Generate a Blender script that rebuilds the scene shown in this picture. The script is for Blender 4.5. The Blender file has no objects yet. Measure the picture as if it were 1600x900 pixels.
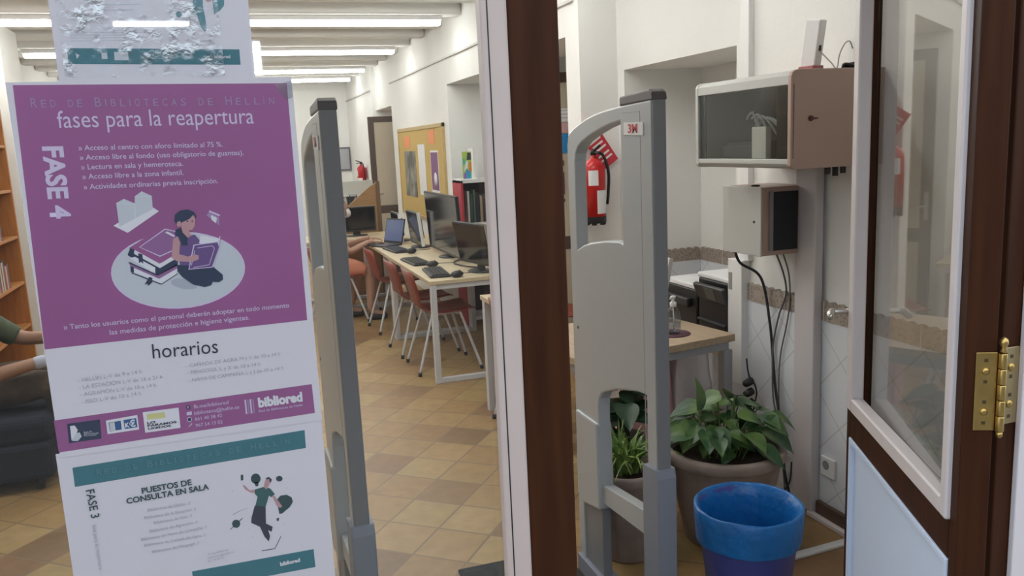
import bpy, bmesh, math, random
from mathutils import Vector, Matrix, noise
random.seed(7)
PI = math.pi
SC = bpy.context.scene
COL = SC.collection

# ------------------------------------------------------------------ camera, world, light
CAM_H = 1.66
F_PX = 1300.0
YAW, PITCH, ROLL = .3176, .1725, .04685
cy, sy, cp, sp, cr, sr = math.cos(YAW), math.sin(YAW), math.cos(PITCH), math.sin(PITCH), math.cos(ROLL), math.sin(ROLL)
FW = Vector((sy*cp, cy*cp, -sp)); RT = Vector((cy, -sy, 0)); DN = FW.cross(RT)
RT2 = RT*cr + DN*sr; DN2 = -RT*sr + DN*cr
cam = bpy.data.cameras.new('camera'); camo = bpy.data.objects.new('camera', cam); COL.objects.link(camo)
cam.sensor_width = 36.0; cam.lens = 36.0*F_PX/1600.0; cam.clip_start = .02; cam.clip_end = 200
mw = Matrix.Identity(4)
for i in range(3):
    mw[i][0] = RT2[i]; mw[i][1] = -DN2[i]; mw[i][2] = -FW[i]
mw.translation = (0, 0, CAM_H)
camo.matrix_world = mw
SC.camera = camo
SC.view_settings.view_transform = 'Standard'; SC.view_settings.look = 'None'
SC.view_settings.gamma = 1; SC.view_settings.exposure = 0.0
SC.view_settings.use_curve_mapping = False
SC.cycles.max_bounces = 10; SC.cycles.transparent_max_bounces = 16
SC.cycles.sample_clamp_indirect = 6.0
W = bpy.data.worlds.new('World'); SC.world = W; W.use_nodes = True
bg = W.node_tree.nodes['Background']
bg.inputs[0].default_value = (.80, .89, 1.0, 1); bg.inputs[1].default_value = 2.0
LAMP_MAIN = 25.0       # radiance of the ceiling lamps
LAMP_PORCH = 16.0

G = 1.036             # plane of the glazed entrance

# ------------------------------------------------------------------ helpers
def ray(px, py):
    return RT2*(px-800) + DN2*(py-450) + FW*F_PX
def onY(px, py, y):
    r = ray(px, py); return Vector((0, 0, CAM_H)) + r*(y/r.y)
def lin(c):
    c /= 255.0
    return c/12.92 if c <= .04045 else ((c+.055)/1.055)**2.4
def rgb(r, g, b): return (lin(r), lin(g), lin(b))

MATS = {}
def mat(name, col, rough=.5, metal=0, var=0, vscale=8, bump=0, bscale=40, spec=.5, emit=None, estr=0, coat=0):
    if name in MATS: return MATS[name]
    m = bpy.data.materials.new(name); m.use_nodes = True
    nt = m.node_tree; b = nt.nodes['Principled BSDF']
    b.inputs['Base Color'].default_value = (*col, 1); b.inputs['Roughness'].default_value = rough
    b.inputs['Metallic'].default_value = metal; b.inputs['Specular IOR Level'].default_value = spec
    if coat: b.inputs['Coat Weight'].default_value = coat
    tc = nt.nodes.new('ShaderNodeTexCoord')
    if var:
        n = nt.nodes.new('ShaderNodeTexNoise'); n.inputs['Scale'].default_value = vscale; n.inputs['Detail'].default_value = 4
        nt.links.new(tc.outputs['Object'], n.inputs['Vector'])
        r = nt.nodes.new('ShaderNodeMapRange'); r.inputs[1].default_value = .3; r.inputs[2].default_value = .7
        r.inputs[3].default_value = 1-var; r.inputs[4].default_value = 1+var
        nt.links.new(n.outputs['Fac'], r.inputs[0])
        mx = nt.nodes.new('ShaderNodeVectorMath'); mx.operation = 'SCALE'
        mx.inputs[0].default_value = col; nt.links.new(r.outputs[0], mx.inputs['Scale'])
        nt.links.new(mx.outputs[0], b.inputs['Base Color'])
    if bump:
        n = nt.nodes.new('ShaderNodeTexNoise'); n.inputs['Scale'].default_value = bscale; n.inputs['Detail'].default_value = 3
        nt.links.new(tc.outputs['Object'], n.inputs['Vector'])
        bp = nt.nodes.new('ShaderNodeBump'); bp.inputs['Strength'].default_value = bump; bp.inputs['Distance'].default_value = .01
        nt.links.new(n.outputs['Fac'], bp.inputs['Height']); nt.links.new(bp.outputs[0], b.inputs['Normal'])
    if emit:
        b.inputs['Emission Color'].default_value = (*emit, 1); b.inputs['Emission Strength'].default_value = estr
    MATS[name] = m
    return m

def wood(name, c1, c2, scale=6, axis=(1, 12, 12), rough=.45):
    m = bpy.data.materials.new(name); m.use_nodes = True; nt = m.node_tree; b = nt.nodes['Principled BSDF']
    tc = nt.nodes.new('ShaderNodeTexCoord'); mp = nt.nodes.new('ShaderNodeMapping'); mp.inputs['Scale'].default_value = axis
    n = nt.nodes.new('ShaderNodeTexNoise'); n.inputs['Scale'].default_value = scale; n.inputs['Detail'].default_value = 6
    cr_ = nt.nodes.new('ShaderNodeValToRGB'); cr_.color_ramp.elements[0].color = (*c1, 1); cr_.color_ramp.elements[1].color = (*c2, 1)
    cr_.color_ramp.elements[0].position = .35; cr_.color_ramp.elements[1].position = .65
    nt.links.new(tc.outputs['Object'], mp.inputs[0]); nt.links.new(mp.outputs[0], n.inputs['Vector'])
    nt.links.new(n.outputs['Fac'], cr_.inputs[0]); nt.links.new(cr_.outputs[0], b.inputs['Base Color'])
    b.inputs['Roughness'].default_value = rough
    MATS[name] = m
    return m

def glass_mat(name, tint=(.97, .98, .98), base=.04, rough=0.0, bump=0, bscale=60):
    m = bpy.data.materials.new(name); m.use_nodes = True; nt = m.node_tree; nt.nodes.clear()
    o = nt.nodes.new('ShaderNodeOutputMaterial'); t = nt.nodes.new('ShaderNodeBsdfTransparent'); t.inputs[0].default_value = (*tint, 1)
    g = nt.nodes.new('ShaderNodeBsdfGlossy'); g.inputs['Roughness'].default_value = rough
    ge = nt.nodes.new('ShaderNodeNewGeometry')
    d = nt.nodes.new('ShaderNodeVectorMath'); d.operation = 'DOT_PRODUCT'
    nt.links.new(ge.outputs['Normal'], d.inputs[0]); nt.links.new(ge.outputs['Incoming'], d.inputs[1])
    def math_(op, a, b_=None):
        n = nt.nodes.new('ShaderNodeMath'); n.operation = op
        for i, v in enumerate((a, b_)):
            if v is None: continue
            if isinstance(v, (int, float)): n.inputs[i].default_value = v
            else: nt.links.new(v, n.inputs[i])
        return n.outputs[0]
    a = math_('ABSOLUTE', d.outputs['Value']); a = math_('SUBTRACT', 1.0, a); a = math_('POWER', a, 5.0)
    a = math_('MULTIPLY', a, 1-base); a = math_('ADD', a, base)
    mx = nt.nodes.new('ShaderNodeMixShader'); nt.links.new(a, mx.inputs[0]); nt.links.new(t.outputs[0], mx.inputs[1]); nt.links.new(g.outputs[0], mx.inputs[2])
    if bump:
        tc = nt.nodes.new('ShaderNodeTexCoord'); n = nt.nodes.new('ShaderNodeTexNoise'); n.inputs['Scale'].default_value = bscale; n.inputs['Detail'].default_value = 5
        nt.links.new(tc.outputs['Object'], n.inputs['Vector'])
        bp = nt.nodes.new('ShaderNodeBump'); bp.inputs['Strength'].default_value = bump; bp.inputs['Distance'].default_value = .004
        nt.links.new(n.outputs['Fac'], bp.inputs['Height']); nt.links.new(bp.outputs[0], g.inputs['Normal'])
    nt.links.new(mx.outputs[0], o.inputs[0])
    MATS[name] = m
    return m

class MB:
    """collects shapes in one bmesh, built as one object"""
    def __init__(s): s.bm = bmesh.new(); s.mi = 0
    def _xf(s, vs, M):
        if M is not None: bmesh.ops.transform(s.bm, matrix=M, verts=vs)
    def box(s, x0, x1, y0, y1, z0, z1, M=None, bev=0, seg=2):
        r = bmesh.ops.create_cube(s.bm, size=1)['verts']
        bmesh.ops.scale(s.bm, vec=(abs(x1-x0), abs(y1-y0), abs(z1-z0)), verts=r)
        bmesh.ops.translate(s.bm, vec=((x0+x1)/2, (y0+y1)/2, (z0+z1)/2), verts=r)
        fs = set(f for v in r for f in v.link_faces)
        for f in fs: f.material_index = s.mi
        if bev:
            es = list(set(e for v in r for e in v.link_edges))
            q = bmesh.ops.bevel(s.bm, geom=es, offset=bev, segments=seg, affect='EDGES', profile=.5)
            r = list(set(v for f in q['faces'] for v in f.verts) | set(v for v in r if v.is_valid))
            for f in q['faces']: f.material_index = s.mi
        s._xf(r, M)
        return s
    def lathe(s, prof, n=28, M=None, cap=True):
        rings = []; allv = []
        for (r, z) in prof:
            ring = [s.bm.verts.new((r*math.cos(2*PI*i/n), r*math.sin(2*PI*i/n), z)) for i in range(n)]
            rings.append(ring); allv += ring
        for a, b in zip(rings, rings[1:]):
            for i in range(n):
                f = s.bm.faces.new((a[i], a[(i+1) % n], b[(i+1) % n], b[i])); f.material_index = s.mi; f.smooth = True
        if cap:
            for ring, rev in ((rings[0], True), (rings[-1], False)):
                f = s.bm.faces.new(list(reversed(ring)) if rev else ring); f.material_index = s.mi
        s._xf(allv, M)
        return s
    def cyl(s, p0, p1, r0, r1=None, n=16):
        p0, p1 = Vector(p0), Vector(p1); d = p1-p0; r1 = r0 if r1 is None else r1
        M = Matrix.Translation(p0) @ d.to_track_quat('Z', 'Y').to_matrix().to_4x4()
        return s.lathe([(r0, 0), (r1, d.length)], n, M)
    def tube(s, pts, r, n=8, cap=True):
        pts = [Vector(p) for p in pts]; rings = []
        up = Vector((0, 0, 1)); prev = None
        for i, p in enumerate(pts):
            t = (pts[min(i+1, len(pts)-1)] - pts[max(i-1, 0)]).normalized()
            if prev is None:
                a = t.cross(up)
                if a.length < .01: a = t.cross(Vector((1, 0, 0)))
                a.normalize()
            else:
                a = (prev - t*prev.dot(t)).normalized()
            prev = a; b = t.cross(a)
            rr = r[i] if isinstance(r, (list, tuple)) else r
            rings.append([s.bm.verts.new(p + (a*math.cos(2*PI*k/n)+b*math.sin(2*PI*k/n))*rr) for k in range(n)])
        for a, b in zip(rings, rings[1:]):
            for i in range(n):
                f = s.bm.faces.new((a[i], a[(i+1) % n], b[(i+1) % n], b[i])); f.smooth = True; f.material_index = s.mi
        if cap:
            s.bm.faces.new(list(reversed(rings[0]))).material_index = s.mi; s.bm.faces.new(rings[-1]).material_index = s.mi
        return s
    def sphere(s, c, r, sx=1, sy=1, sz=1, u=16, v=10):
        q = bmesh.ops.create_uvsphere(s.bm, u_segments=u, v_segments=v, radius=r)['verts']
        bmesh.ops.scale(s.bm, vec=(sx, sy, sz), verts=q); bmesh.ops.translate(s.bm, vec=c, verts=q)
        for f in set(f for w in q for f in w.link_faces): f.smooth = True; f.material_index = s.mi
        return s
    def prism(s, outer, depth, fn, holes=()):
        """polygon (with holes) in (a,b) extruded by depth; fn(a,b,t)->xyz"""
        es = []; loops = [outer]+list(holes); vs = []
        for lp in loops:
            v = [s.bm.verts.new((a, b, 0)) for a, b in lp]; vs += v
            for i in range(len(v)): es.append(s.bm.edges.new((v[i], v[(i+1) % len(v)])))
        r = bmesh.ops.triangle_fill(s.bm, edges=es, use_beauty=True, use_dissolve=False)
        fs = [g for g in r['geom'] if isinstance(g, bmesh.types.BMFace)]
        ex = bmesh.ops.extrude_face_region(s.bm, geom=fs)
        top = [g for g in ex['geom'] if isinstance(g, bmesh.types.BMVert)]
        for v in top: v.co.z = depth
        allv = vs+top
        for v in allv: v.co = Vector(fn(v.co.x, v.co.y, v.co.z))
        for f in set(f for v in allv for f in v.link_faces): f.material_index = s.mi
        return s
    def poly(s, pts):
        f = s.bm.faces.new([s.bm.verts.new(p) for p in pts]); f.material_index = s.mi
        return s
    def build(s, name, mats, parent=None, smooth=False, recalc=True, M=None):
        if M is not None: bmesh.ops.transform(s.bm, matrix=M, verts=s.bm.verts[:])
        if recalc: bmesh.ops.recalc_face_normals(s.bm, faces=s.bm.faces[:])
        me = bpy.data.meshes.new(name); s.bm.to_mesh(me); s.bm.free()
        for m in (mats if isinstance(mats, (list, tuple)) else [mats]): me.materials.append(m)
        if smooth:
            for p in me.polygons: p.use_smooth = True
        o = bpy.data.objects.new(name, me); COL.objects.link(o)
        if parent is not None: o.parent = parent
        return o

def box(x0, x1, y0, y1, z0, z1, bev=0, M=None): return MB().box(x0, x1, y0, y1, z0, z1, M=M, bev=bev)
def tag(o, label, cat, group=None, kind=None):
    o['label'] = label; o['category'] = cat
    if group: o['group'] = group
    if kind: o['kind'] = kind
    return o
def thing(name, label, cat, loc=(0, 0, 0), rz=0, group=None):
    o = bpy.data.objects.new(name, None); COL.objects.link(o); o.empty_display_size = .1
    o.location = loc; o.rotation_euler = (0, 0, rz)
    return tag(o, label, cat, group)
def struct(name, mb, m, label=None):
    o = mb.build(name, m); o['kind'] = 'structure'; o['label'] = label or name.replace('_', ' '); o['category'] = name.split('_')[0]
    return o
def dup(root, loc, rz, label, group=None):
    r = root.copy(); COL.objects.link(r); r.location = loc; r.rotation_euler = (0, 0, rz); r['label'] = label
    if group: r['group'] = group
    for ch in list(root.children):
        c = ch.copy(); COL.objects.link(c); c.parent = r
        for g in list(ch.children):
            d = g.copy(); COL.objects.link(d); d.parent = c
    return r
def catmull(pts, k=8):
    pts = [Vector(p) for p in pts]; out = []
    P = [pts[0]]+pts+[pts[-1]]
    for i in range(1, len(P)-2):
        for j in range(k):
            t = j/k; a, b, c, d = P[i-1], P[i], P[i+1], P[i+2]
            out.append(.5*((2*b)+(c-a)*t+(2*a-5*b+4*c-d)*t*t+(3*b-a-3*c+d)*t**3))
    out.append(pts[-1])
    return out
def bevel_mod(o, w=.004, seg=2):
    m = o.modifiers.new('bevel', 'BEVEL'); m.width = w; m.segments = seg; m.limit_method = 'ANGLE'; m.angle_limit = .6
    return o

# ------------------------------------------------------------------ materials
M_wall = mat('wall_paint', (.83, .83, .81), .9, var=.015, vscale=2, bump=.15, bscale=25)
M_ceil = mat('ceiling_paint', (.75, .745, .72), .9, var=.02, vscale=3)
M_brown = wood('brown_varnish', (.036, .0115, .0042), (.056, .019, .0075), 3, (14, 14, 1.2), .5)
M_brown.node_tree.nodes['Principled BSDF'].inputs['Specular IOR Level'].default_value = .12
M_bead = mat('bead_white', (.69, .63, .63), .45, var=.03, vscale=12)
M_bead2 = mat('bead_warm_white', (.53, .43, .385), .5, var=.03, vscale=12)  # closed leaf's beads, darker and warmer in tone than the open leaf's
M_jambw = mat('casing_white', (.68, .62, .62), .6)
M_glass = glass_mat('clear_glass')
M_leafglass = glass_mat('door_glass', tint=(.80, .79, .77), base=.06)
M_smoke = glass_mat('smoked_glass', tint=(.84, .87, .86), base=.05)
M_bottle = glass_mat('bottle_plastic', tint=(.93, .95, .96), base=.06)
M_brass = mat('brass', (.55, .38, .13), .32, 1, var=.1, vscale=30)
M_brass2 = mat('brass_dark', (.10, .065, .03), .5, .6)
M_chrome = mat('brushed_steel', (.5, .48, .45), .3, 1)
M_gate = mat('gate_grey_plastic', (.43, .45, .465), .32)
M_gated = mat('gate_dark_plastic', (.21, .215, .23), .45)
M_boot = mat('gate_boot_plastic', (.24, .265, .32), .5)
M_gcap = mat('gate_cap_plastic', (.10, .088, .09), .5)
M_white = mat('white_plastic', (.78, .78, .78), .45)
M_red = mat('red_print', (.55, .03, .05), .5)
M_pink = mat('pink_red_print', (.62, .18, .22), .5)
M_black = mat('black_plastic', (.012, .012, .014), .38)
M_dark = mat('dark_grey_plastic', (.03, .03, .032), .45)
M_screen = mat('screen_black', (.008, .008, .009), .12)
M_whmetal = mat('white_painted_steel', (.62, .63, .66), .4)
M_desktop = mat('cream_laminate', (.60, .50, .34), .5, var=.03, vscale=5)
M_beech = wood('beech_laminate', (.42, .31, .21), (.50, .38, .26), 5, (12, 1.5, 12), .45)
M_ply = wood('red_plywood', (.20, .035, .022), (.27, .055, .032), 5, (2, 12, 2), .4)
M_orange = wood('orange_beech', (.38, .145, .032), (.46, .19, .045), 4, (10, 10, 1.5), .45)
M_partition = wood('brown_board', (.30, .17, .075), (.36, .21, .095), 4, (2, 2, 10), .5)
M_beige = mat('beige_panel', (.52, .45, .35), .6)
M_cork = mat('cork', (.56, .39, .13), .85, var=.12, vscale=60)
M_paper = mat('paper_white', (.78, .78, .79), .7)
M_terra = mat('weathered_clay', (.34, .27, .235), .85, var=.22, vscale=9, bump=.2, bscale=60)
M_soil = mat('soil', (.045, .03, .02), .95, bump=.8, bscale=80)
M_cab = mat('cabinet_grey', (.50, .485, .455), .45)
M_cab2 = mat('cabinet_grey_front', (.50, .50, .48), .45)
M_steel = mat('steel_brown_reflection', (.42, .295, .245), .32, .15)  # grey steel with the brown door's reflection put into its colour

# floor: square terracotta tiles laid diagonally, each tile its own tone
def floor_mat():
    m = bpy.data.materials.new('terracotta_tiles'); m.use_nodes = True; nt = m.node_tree; b = nt.nodes['Principled BSDF']
    N = nt.nodes.new; L = nt.links.new
    tc = N('ShaderNodeTexCoord'); mp = N('ShaderNodeMapping'); mp.vector_type = 'TEXTURE'
    mp.inputs['Location'].default_value = (.531, 3.542, 0); mp.inputs['Rotation'].default_value = (0, 0, math.radians(-39.5)); mp.inputs['Scale'].default_value = (.246, .246, .246)
    L(tc.outputs['Object'], mp.inputs[0])
    fl = N('ShaderNodeVectorMath'); fl.operation = 'FLOOR'; L(mp.outputs[0], fl.inputs[0])
    fr = N('ShaderNodeVectorMath'); fr.operation = 'FRACTION'; L(mp.outputs[0], fr.inputs[0])
    wn = N('ShaderNodeTexWhiteNoise'); wn.noise_dimensions = '2D'; L(fl.outputs[0], wn.inputs['Vector'])
    ramp = N('ShaderNodeValToRGB'); e = ramp.color_ramp.elements
    cols = [(0, (0.248, 0.132, 0.056)), (0.1, (0.203, 0.119, 0.056)), (0.2, (0.301, 0.178, 0.073)), (0.45, (0.331, 0.206, 0.086)), (0.7, (0.361, 0.23, 0.098)), (0.85, (0.346, 0.238, 0.095)), (1, (0.391, 0.262, 0.118))]
    e[0].position, e[0].color = cols[0][0], (*cols[0][1], 1); e[1].position, e[1].color = cols[-1][0], (*cols[-1][1], 1)
    for p, c in cols[1:-1]:
        q = e.new(p); q.color = (*c, 1)
    L(wn.outputs['Value'], ramp.inputs[0])
    ns = N('ShaderNodeTexNoise'); ns.inputs['Scale'].default_value = 14; ns.inputs['Detail'].default_value = 5; L(tc.outputs['Object'], ns.inputs['Vector'])
    mr = N('ShaderNodeMapRange'); mr.inputs[1].default_value = .3; mr.inputs[2].default_value = .7; mr.inputs[3].default_value = .88; mr.inputs[4].default_value = 1.1; L(ns.outputs['Fac'], mr.inputs[0])
    sc = N('ShaderNodeVectorMath'); sc.operation = 'SCALE'; L(ramp.outputs[0], sc.inputs[0]); L(mr.outputs[0], sc.inputs['Scale'])
    sep = N('ShaderNodeSeparateXYZ'); L(fr.outputs[0], sep.inputs[0])
    def edge(o):
        a = N('ShaderNodeMath'); a.operation = 'SUBTRACT'; L(o, a.inputs[0]); a.inputs[1].default_value = .5
        c = N('ShaderNodeMath'); c.operation = 'ABSOLUTE'; L(a.outputs[0], c.inputs[0]); return c.outputs[0]
    mxn = N('ShaderNodeMath'); mxn.operation = 'MAXIMUM'; L(edge(sep.outputs[0]), mxn.inputs[0]); L(edge(sep.outputs[1]), mxn.inputs[1])
    gr = N('ShaderNodeMapRange'); gr.inputs[1].default_value = .47; gr.inputs[2].default_value = .488; L(mxn.outputs[0], gr.inputs[0])
    mix = N('ShaderNodeMix'); mix.data_type = 'RGBA'; L(gr.outputs[0], mix.inputs[0]); L(sc.outputs[0], mix.inputs[6]); mix.inputs[7].default_value = (.215, .145, .08, 1)
    L(mix.outputs[2], b.inputs['Base Color'])
    b.inputs['Roughness'].default_value = .42
    bp = N('ShaderNodeBump'); bp.inputs['Strength'].default_value = .12; bp.inputs['Distance'].default_value = .004; bp.invert = True
    L(gr.outputs[0], bp.inputs['Height']); L(bp.outputs[0], b.inputs['Normal'])
    return m
M_floor = floor_mat()

# dado: white glazed tiles laid on the diagonal with thin grey joints (wall in the YZ plane, or XZ)
def dado_mat(name, use_x=False):
    m = bpy.data.materials.new(name); m.use_nodes = True; nt = m.node_tree; b = nt.nodes['Principled BSDF']
    N = nt.nodes.new; L = nt.links.new
    tc = N('ShaderNodeTexCoord'); s = N('ShaderNodeSeparateXYZ'); L(tc.outputs['Object'], s.inputs[0])
    h = s.outputs[0] if use_x else s.outputs[1]
    def lines(op):
        a = N('ShaderNodeMath'); a.operation = op; L(h, a.inputs[0]); L(s.outputs[2], a.inputs[1])
        d = N('ShaderNodeMath'); d.operation = 'DIVIDE'; L(a.outputs[0], d.inputs[0]); d.inputs[1].default_value = .285
        f = N('ShaderNodeMath'); f.operation = 'FRACT'; L(d.outputs[0], f.inputs[0])
        q = N('ShaderNodeMath'); q.operation = 'SUBTRACT'; L(f.outputs[0], q.inputs[0]); q.inputs[1].default_value = .5
        w = N('ShaderNodeMath'); w.operation = 'ABSOLUTE'; L(q.outputs[0], w.inputs[0]); return w.outputs[0]
    mx = N('ShaderNodeMath'); mx.operation = 'MAXIMUM'; L(lines('ADD'), mx.inputs[0]); L(lines('SUBTRACT'), mx.inputs[1])
    r = N('ShaderNodeMapRange'); r.inputs[1].default_value = .482; r.inputs[2].default_value = .494; L(mx.outputs[0], r.inputs[0])
    mix = N('ShaderNodeMix'); mix.data_type = 'RGBA'; L(r.outputs[0], mix.inputs[0]); mix.inputs[6].default_value = (.76, .79, .84, 1); mix.inputs[7].default_value = (.56, .57, .58, 1)
    L(mix.outputs[2], b.inputs['Base Color']); b.inputs['Roughness'].default_value = .12
    return m
M_dado = dado_mat('dado_tiles'); M_dadox = dado_mat('dado_tiles_across', True)
def border_mat():
    m = mat('border_tiles', (.27, .235, .205), .5)
    nt = m.node_tree; b = nt.nodes['Principled BSDF']; N = nt.nodes.new; L = nt.links.new
    tc = N('ShaderNodeTexCoord'); v = N('ShaderNodeTexVoronoi'); v.inputs['Scale'].default_value = 70; L(tc.outputs['Object'], v.inputs['Vector'])
    r = N('ShaderNodeValToRGB'); e = r.color_ramp.elements
    e[0].color = (.15, .13, .12, 1); e[1].color = (.38, .32, .27, 1); e[1].position = .6
    L(v.outputs['Distance'], r.inputs[0]); L(r.outputs[0], b.inputs['Base Color'])
    return m
M_border = border_mat()
def marble_mat():
    m = mat('marble', (.68, .69, .72), .3); nt = m.node_tree; b = nt.nodes['Principled BSDF']; N = nt.nodes.new; L = nt.links.new
    tc = N('ShaderNodeTexCoord'); n = N('ShaderNodeTexNoise'); n.inputs['Scale'].default_value = 6; n.inputs['Detail'].default_value = 8; n.inputs['Distortion'].default_value = 1.5
    L(tc.outputs['Object'], n.inputs['Vector']); r = N('ShaderNodeValToRGB'); e = r.color_ramp.elements
    e[0].position = .42; e[0].color = (.42, .43, .47, 1); e[1].position = .56; e[1].color = (.70, .70, .72, 1)
    L(n.outputs['Fac'], r.inputs[0]); L(r.outputs[0], b.inputs['Base Color'])
    return m
M_marble = marble_mat()

# ------------------------------------------------------------------ the setting
XR = 2.30     # right wall of the entrance bay
XM = 2.05     # right wall of the reading room
ZC = 2.78
ROOM_END = 14.6
struct('floor', box(-2.25, 3.6, .9, ROOM_END+.2, -.12, 0), M_floor, 'diagonal terracotta tile floor')
struct('ground', box(-9, 9, -9, .9, -.2, -.03), mat('pavement', (.20, .19, .18), .8, var=.1, vscale=4), 'pavement outside the entrance')
struct('ceiling', box(-2.25, 3.6, 1.0, ROOM_END+.2, ZC+.12, ZC+.25), M_ceil, 'white beamed ceiling')
for i in range(19):
    y = 1.6 + i*.72
    b_ = MB().box(-2.1, 2.3 if y < 4.5 else 2.05, y-.075, y+.075, ZC, ZC+.12, bev=.02)
    o = struct('trim_1', b_, M_ceil, 'white ceiling beam'); o.name = 'trim_%d' % (i+1)
struct('wall_left', box(-2.25, -2.1, 1.1, ROOM_END, 0, ZC+.12), M_wall, 'white left wall of the reading room')
struct('wall_back', box(-2.25, 3.4, ROOM_END, ROOM_END+.15, 0, ZC+.12), M_wall, 'white end wall of the reading room')
struct('wall_front', MB().box(-2.25, -.52, .96, 1.1, 0, ZC+.2).box(1.42, 3.5, .96, 1.1, 0, ZC+.2).box(-.52, 1.42, .96, 1.1, 2.36, ZC+.2), M_wall, 'wall around the entrance door')
struct('wall_opposite', box(-9, 9, -5.45, -5.25, -.1, 2.9), mat('opposite_render', (.17, .155, .15), .9, var=.05, vscale=2), 'added dark wall across the street, unseen, dims the glass reflections')  # unseen wall added to carry the lamps and keep glass reflections dark
# right wall of the entrance bay with a deep tiled recess
ZB = .955     # top of the dado border
struct('wall_right', MB().box(XR, 3.05, 1.1, 3.47, 0, ZC+.12).box(XR, 3.05, 4.65, 4.74, 0, ZC+.12).box(XR, 3.05, 3.47, 4.65, 2.06, ZC+.12).box(2.82, 3.05, 3.47, 4.65, 0, 2.06),
       M_wall, 'white right wall of the entrance bay with a deep recess')
# reading room right wall: returns at Y=4.74, recesses for a door, a niche and a second door
mbw = MB()
mbw.box(XM, 3.05, 4.74, 4.95, 0, ZC+.12)
mbw.box(XM, 3.05, 4.95, 6.15, 2.29, ZC+.12); mbw.box(2.95, 3.05, 4.95, 6.15, 0, 2.29)
mbw.box(XM, 3.05, 6.15, 6.70, 0, ZC+.12)
mbw.box(XM, 3.05, 6.70, 7.95, 2.24, ZC+.12); mbw.box(2.62, 3.05, 6.70, 7.95, 0, 2.24)
mbw.box(XM, 3.05, 7.95, 10.85, 0, ZC+.12)
mbw.box(XM, 3.05, 10.85, 12.05, 2.2, ZC+.12); mbw.box(2.85, 3.05, 10.85, 12.05, 0, 2.2)
mbw.box(XM-.05, 3.05, 12.05, ROOM_END, 0, ZC+.12)
struct('wall_reading_room', mbw, M_wall, 'white right wall of the reading room with recesses')
struct('trim_40', MB().box(XM-.018, XM, 4.80, 10.85, 2.475, 2.495, bev=.004).box(XM-.068, XM-.05, 12.05, ROOM_END, 2.475, 2.495), mat('rail_grey', (.55, .54, .52), .6), 'thin picture rail along the reading room wall')
# dado tiles
dd = MB().box(XR-.012, XR, 1.12, 3.47, .0, ZB-.085).box(2.808, 2.82, 3.47, 4.65, 0, ZB-.085)
struct('wall_dado', dd, M_dado, 'white diagonal dado tiles on the right wall')
struct('wall_dado_return', box(XR, 2.808, 4.638, 4.65, 0, ZB-.085), M_dadox, 'white dado tiles at the end of the recess')
bd = MB()
def border_strip(p0, p1, nrm):
    p0, p1, nrm = Vector(p0), Vector(p1), Vector(nrm); L = (p1-p0).length; u = (p1-p0)/L
    prof = [(0, -.085)]
    k = max(2, round(L/.052))
    for i in range(k*6+1):
        t = i/(k*6)*L; prof.append((t, -.012+.012*abs(math.sin(PI*t/(L/k)))))
    prof.append((L, -.085))
    prof = list(reversed(prof))
    bd.prism(prof, .016, lambda a, b, t: p0+u*a+Vector((0, 0, b))+nrm*t)
border_strip((XR, 1.12, ZB), (XR, 3.47, ZB), (-1, 0, 0)); border_strip((2.82, 3.47, ZB), (2.82, 4.63, ZB), (-1, 0, 0)); border_strip((XR, 4.65, ZB), (2.80, 4.65, ZB), (0, -1, 0))
struct('trim_41', bd, M_border, 'scalloped mosaic border above the dado')
jn = MB()
for i in range(9): jn.box(XR-.018, XR-.0155, 1.25+.26*i, 1.254+.26*i, ZB-.085, ZB-.004)
for i in range(4): jn.box(2.802, 2.8045, 3.6+.26*i, 3.604+.26*i, ZB-.085, ZB-.004)
jn.box(2.56, 2.564, 4.632, 4.6345, ZB-.085, ZB-.004)
struct('trim_42', jn, mat('joint_light', (.62, .60, .57), .7), 'joints of the mosaic border')
struct('baseboard_right', box(XR-.035, XR-.012, 1.12, 2.82, 0, .075, bev=.004), mat('baseboard_brown', (.09, .05, .035), .5), 'brown tile baseboard on the right wall')
struct('trim_43', box(XR-.04, XR-.012, 2.94, 3.45, .0, .235, bev=.004), M_marble, 'veined marble skirting slab on the right wall')
struct('trim_44', MB().box(XR-.06, XR-.035, 1.12, 2.85, 0, .022, bev=.004), M_bead, 'white strip along the foot of the right wall')
# left wall pilaster and beam end, far room arches
struct('trim_45', box(-2.1, -1.62, 7.72, 8.35, 0, ZC), M_wall, 'white pillar beside the bookcase')
struct('trim_46', MB().tube([(-2.08, 8.4, 2.66), (-2.08, 10.6, 2.45), (-2.08, 12, 2.42)], .014), mat('cable_grey', (.33, .31, .27), .6), 'surface cable high on the left wall')

# entrance: fixed frame, closed glazed leaf with the posters, open leaf on the right
fr = MB().box(-.52, -.45, .96, 1.08, 0, 2.36, bev=.004).box(1.199, 1.29, 1.030, 1.075, 0, 2.3, bev=.003).box(-.52, 1.30, .96, 1.08, 2.28, 2.36)
struct('door_frame', fr, M_brown, 'dark brown frame of the entrance door')
struct('trim_47', box(1.237, 1.42, 1.018, 1.029, 0, 2.36, bev=.002), M_jambw, 'white casing beside the hinges')
struct('trim_48', box(1.1885, 1.1985, 1.042, 1.056, 0, 2.28), M_bead, 'pale strip in the gap at the hinges')  # pale strip added to fill the gap beside the hinge edge

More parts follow.
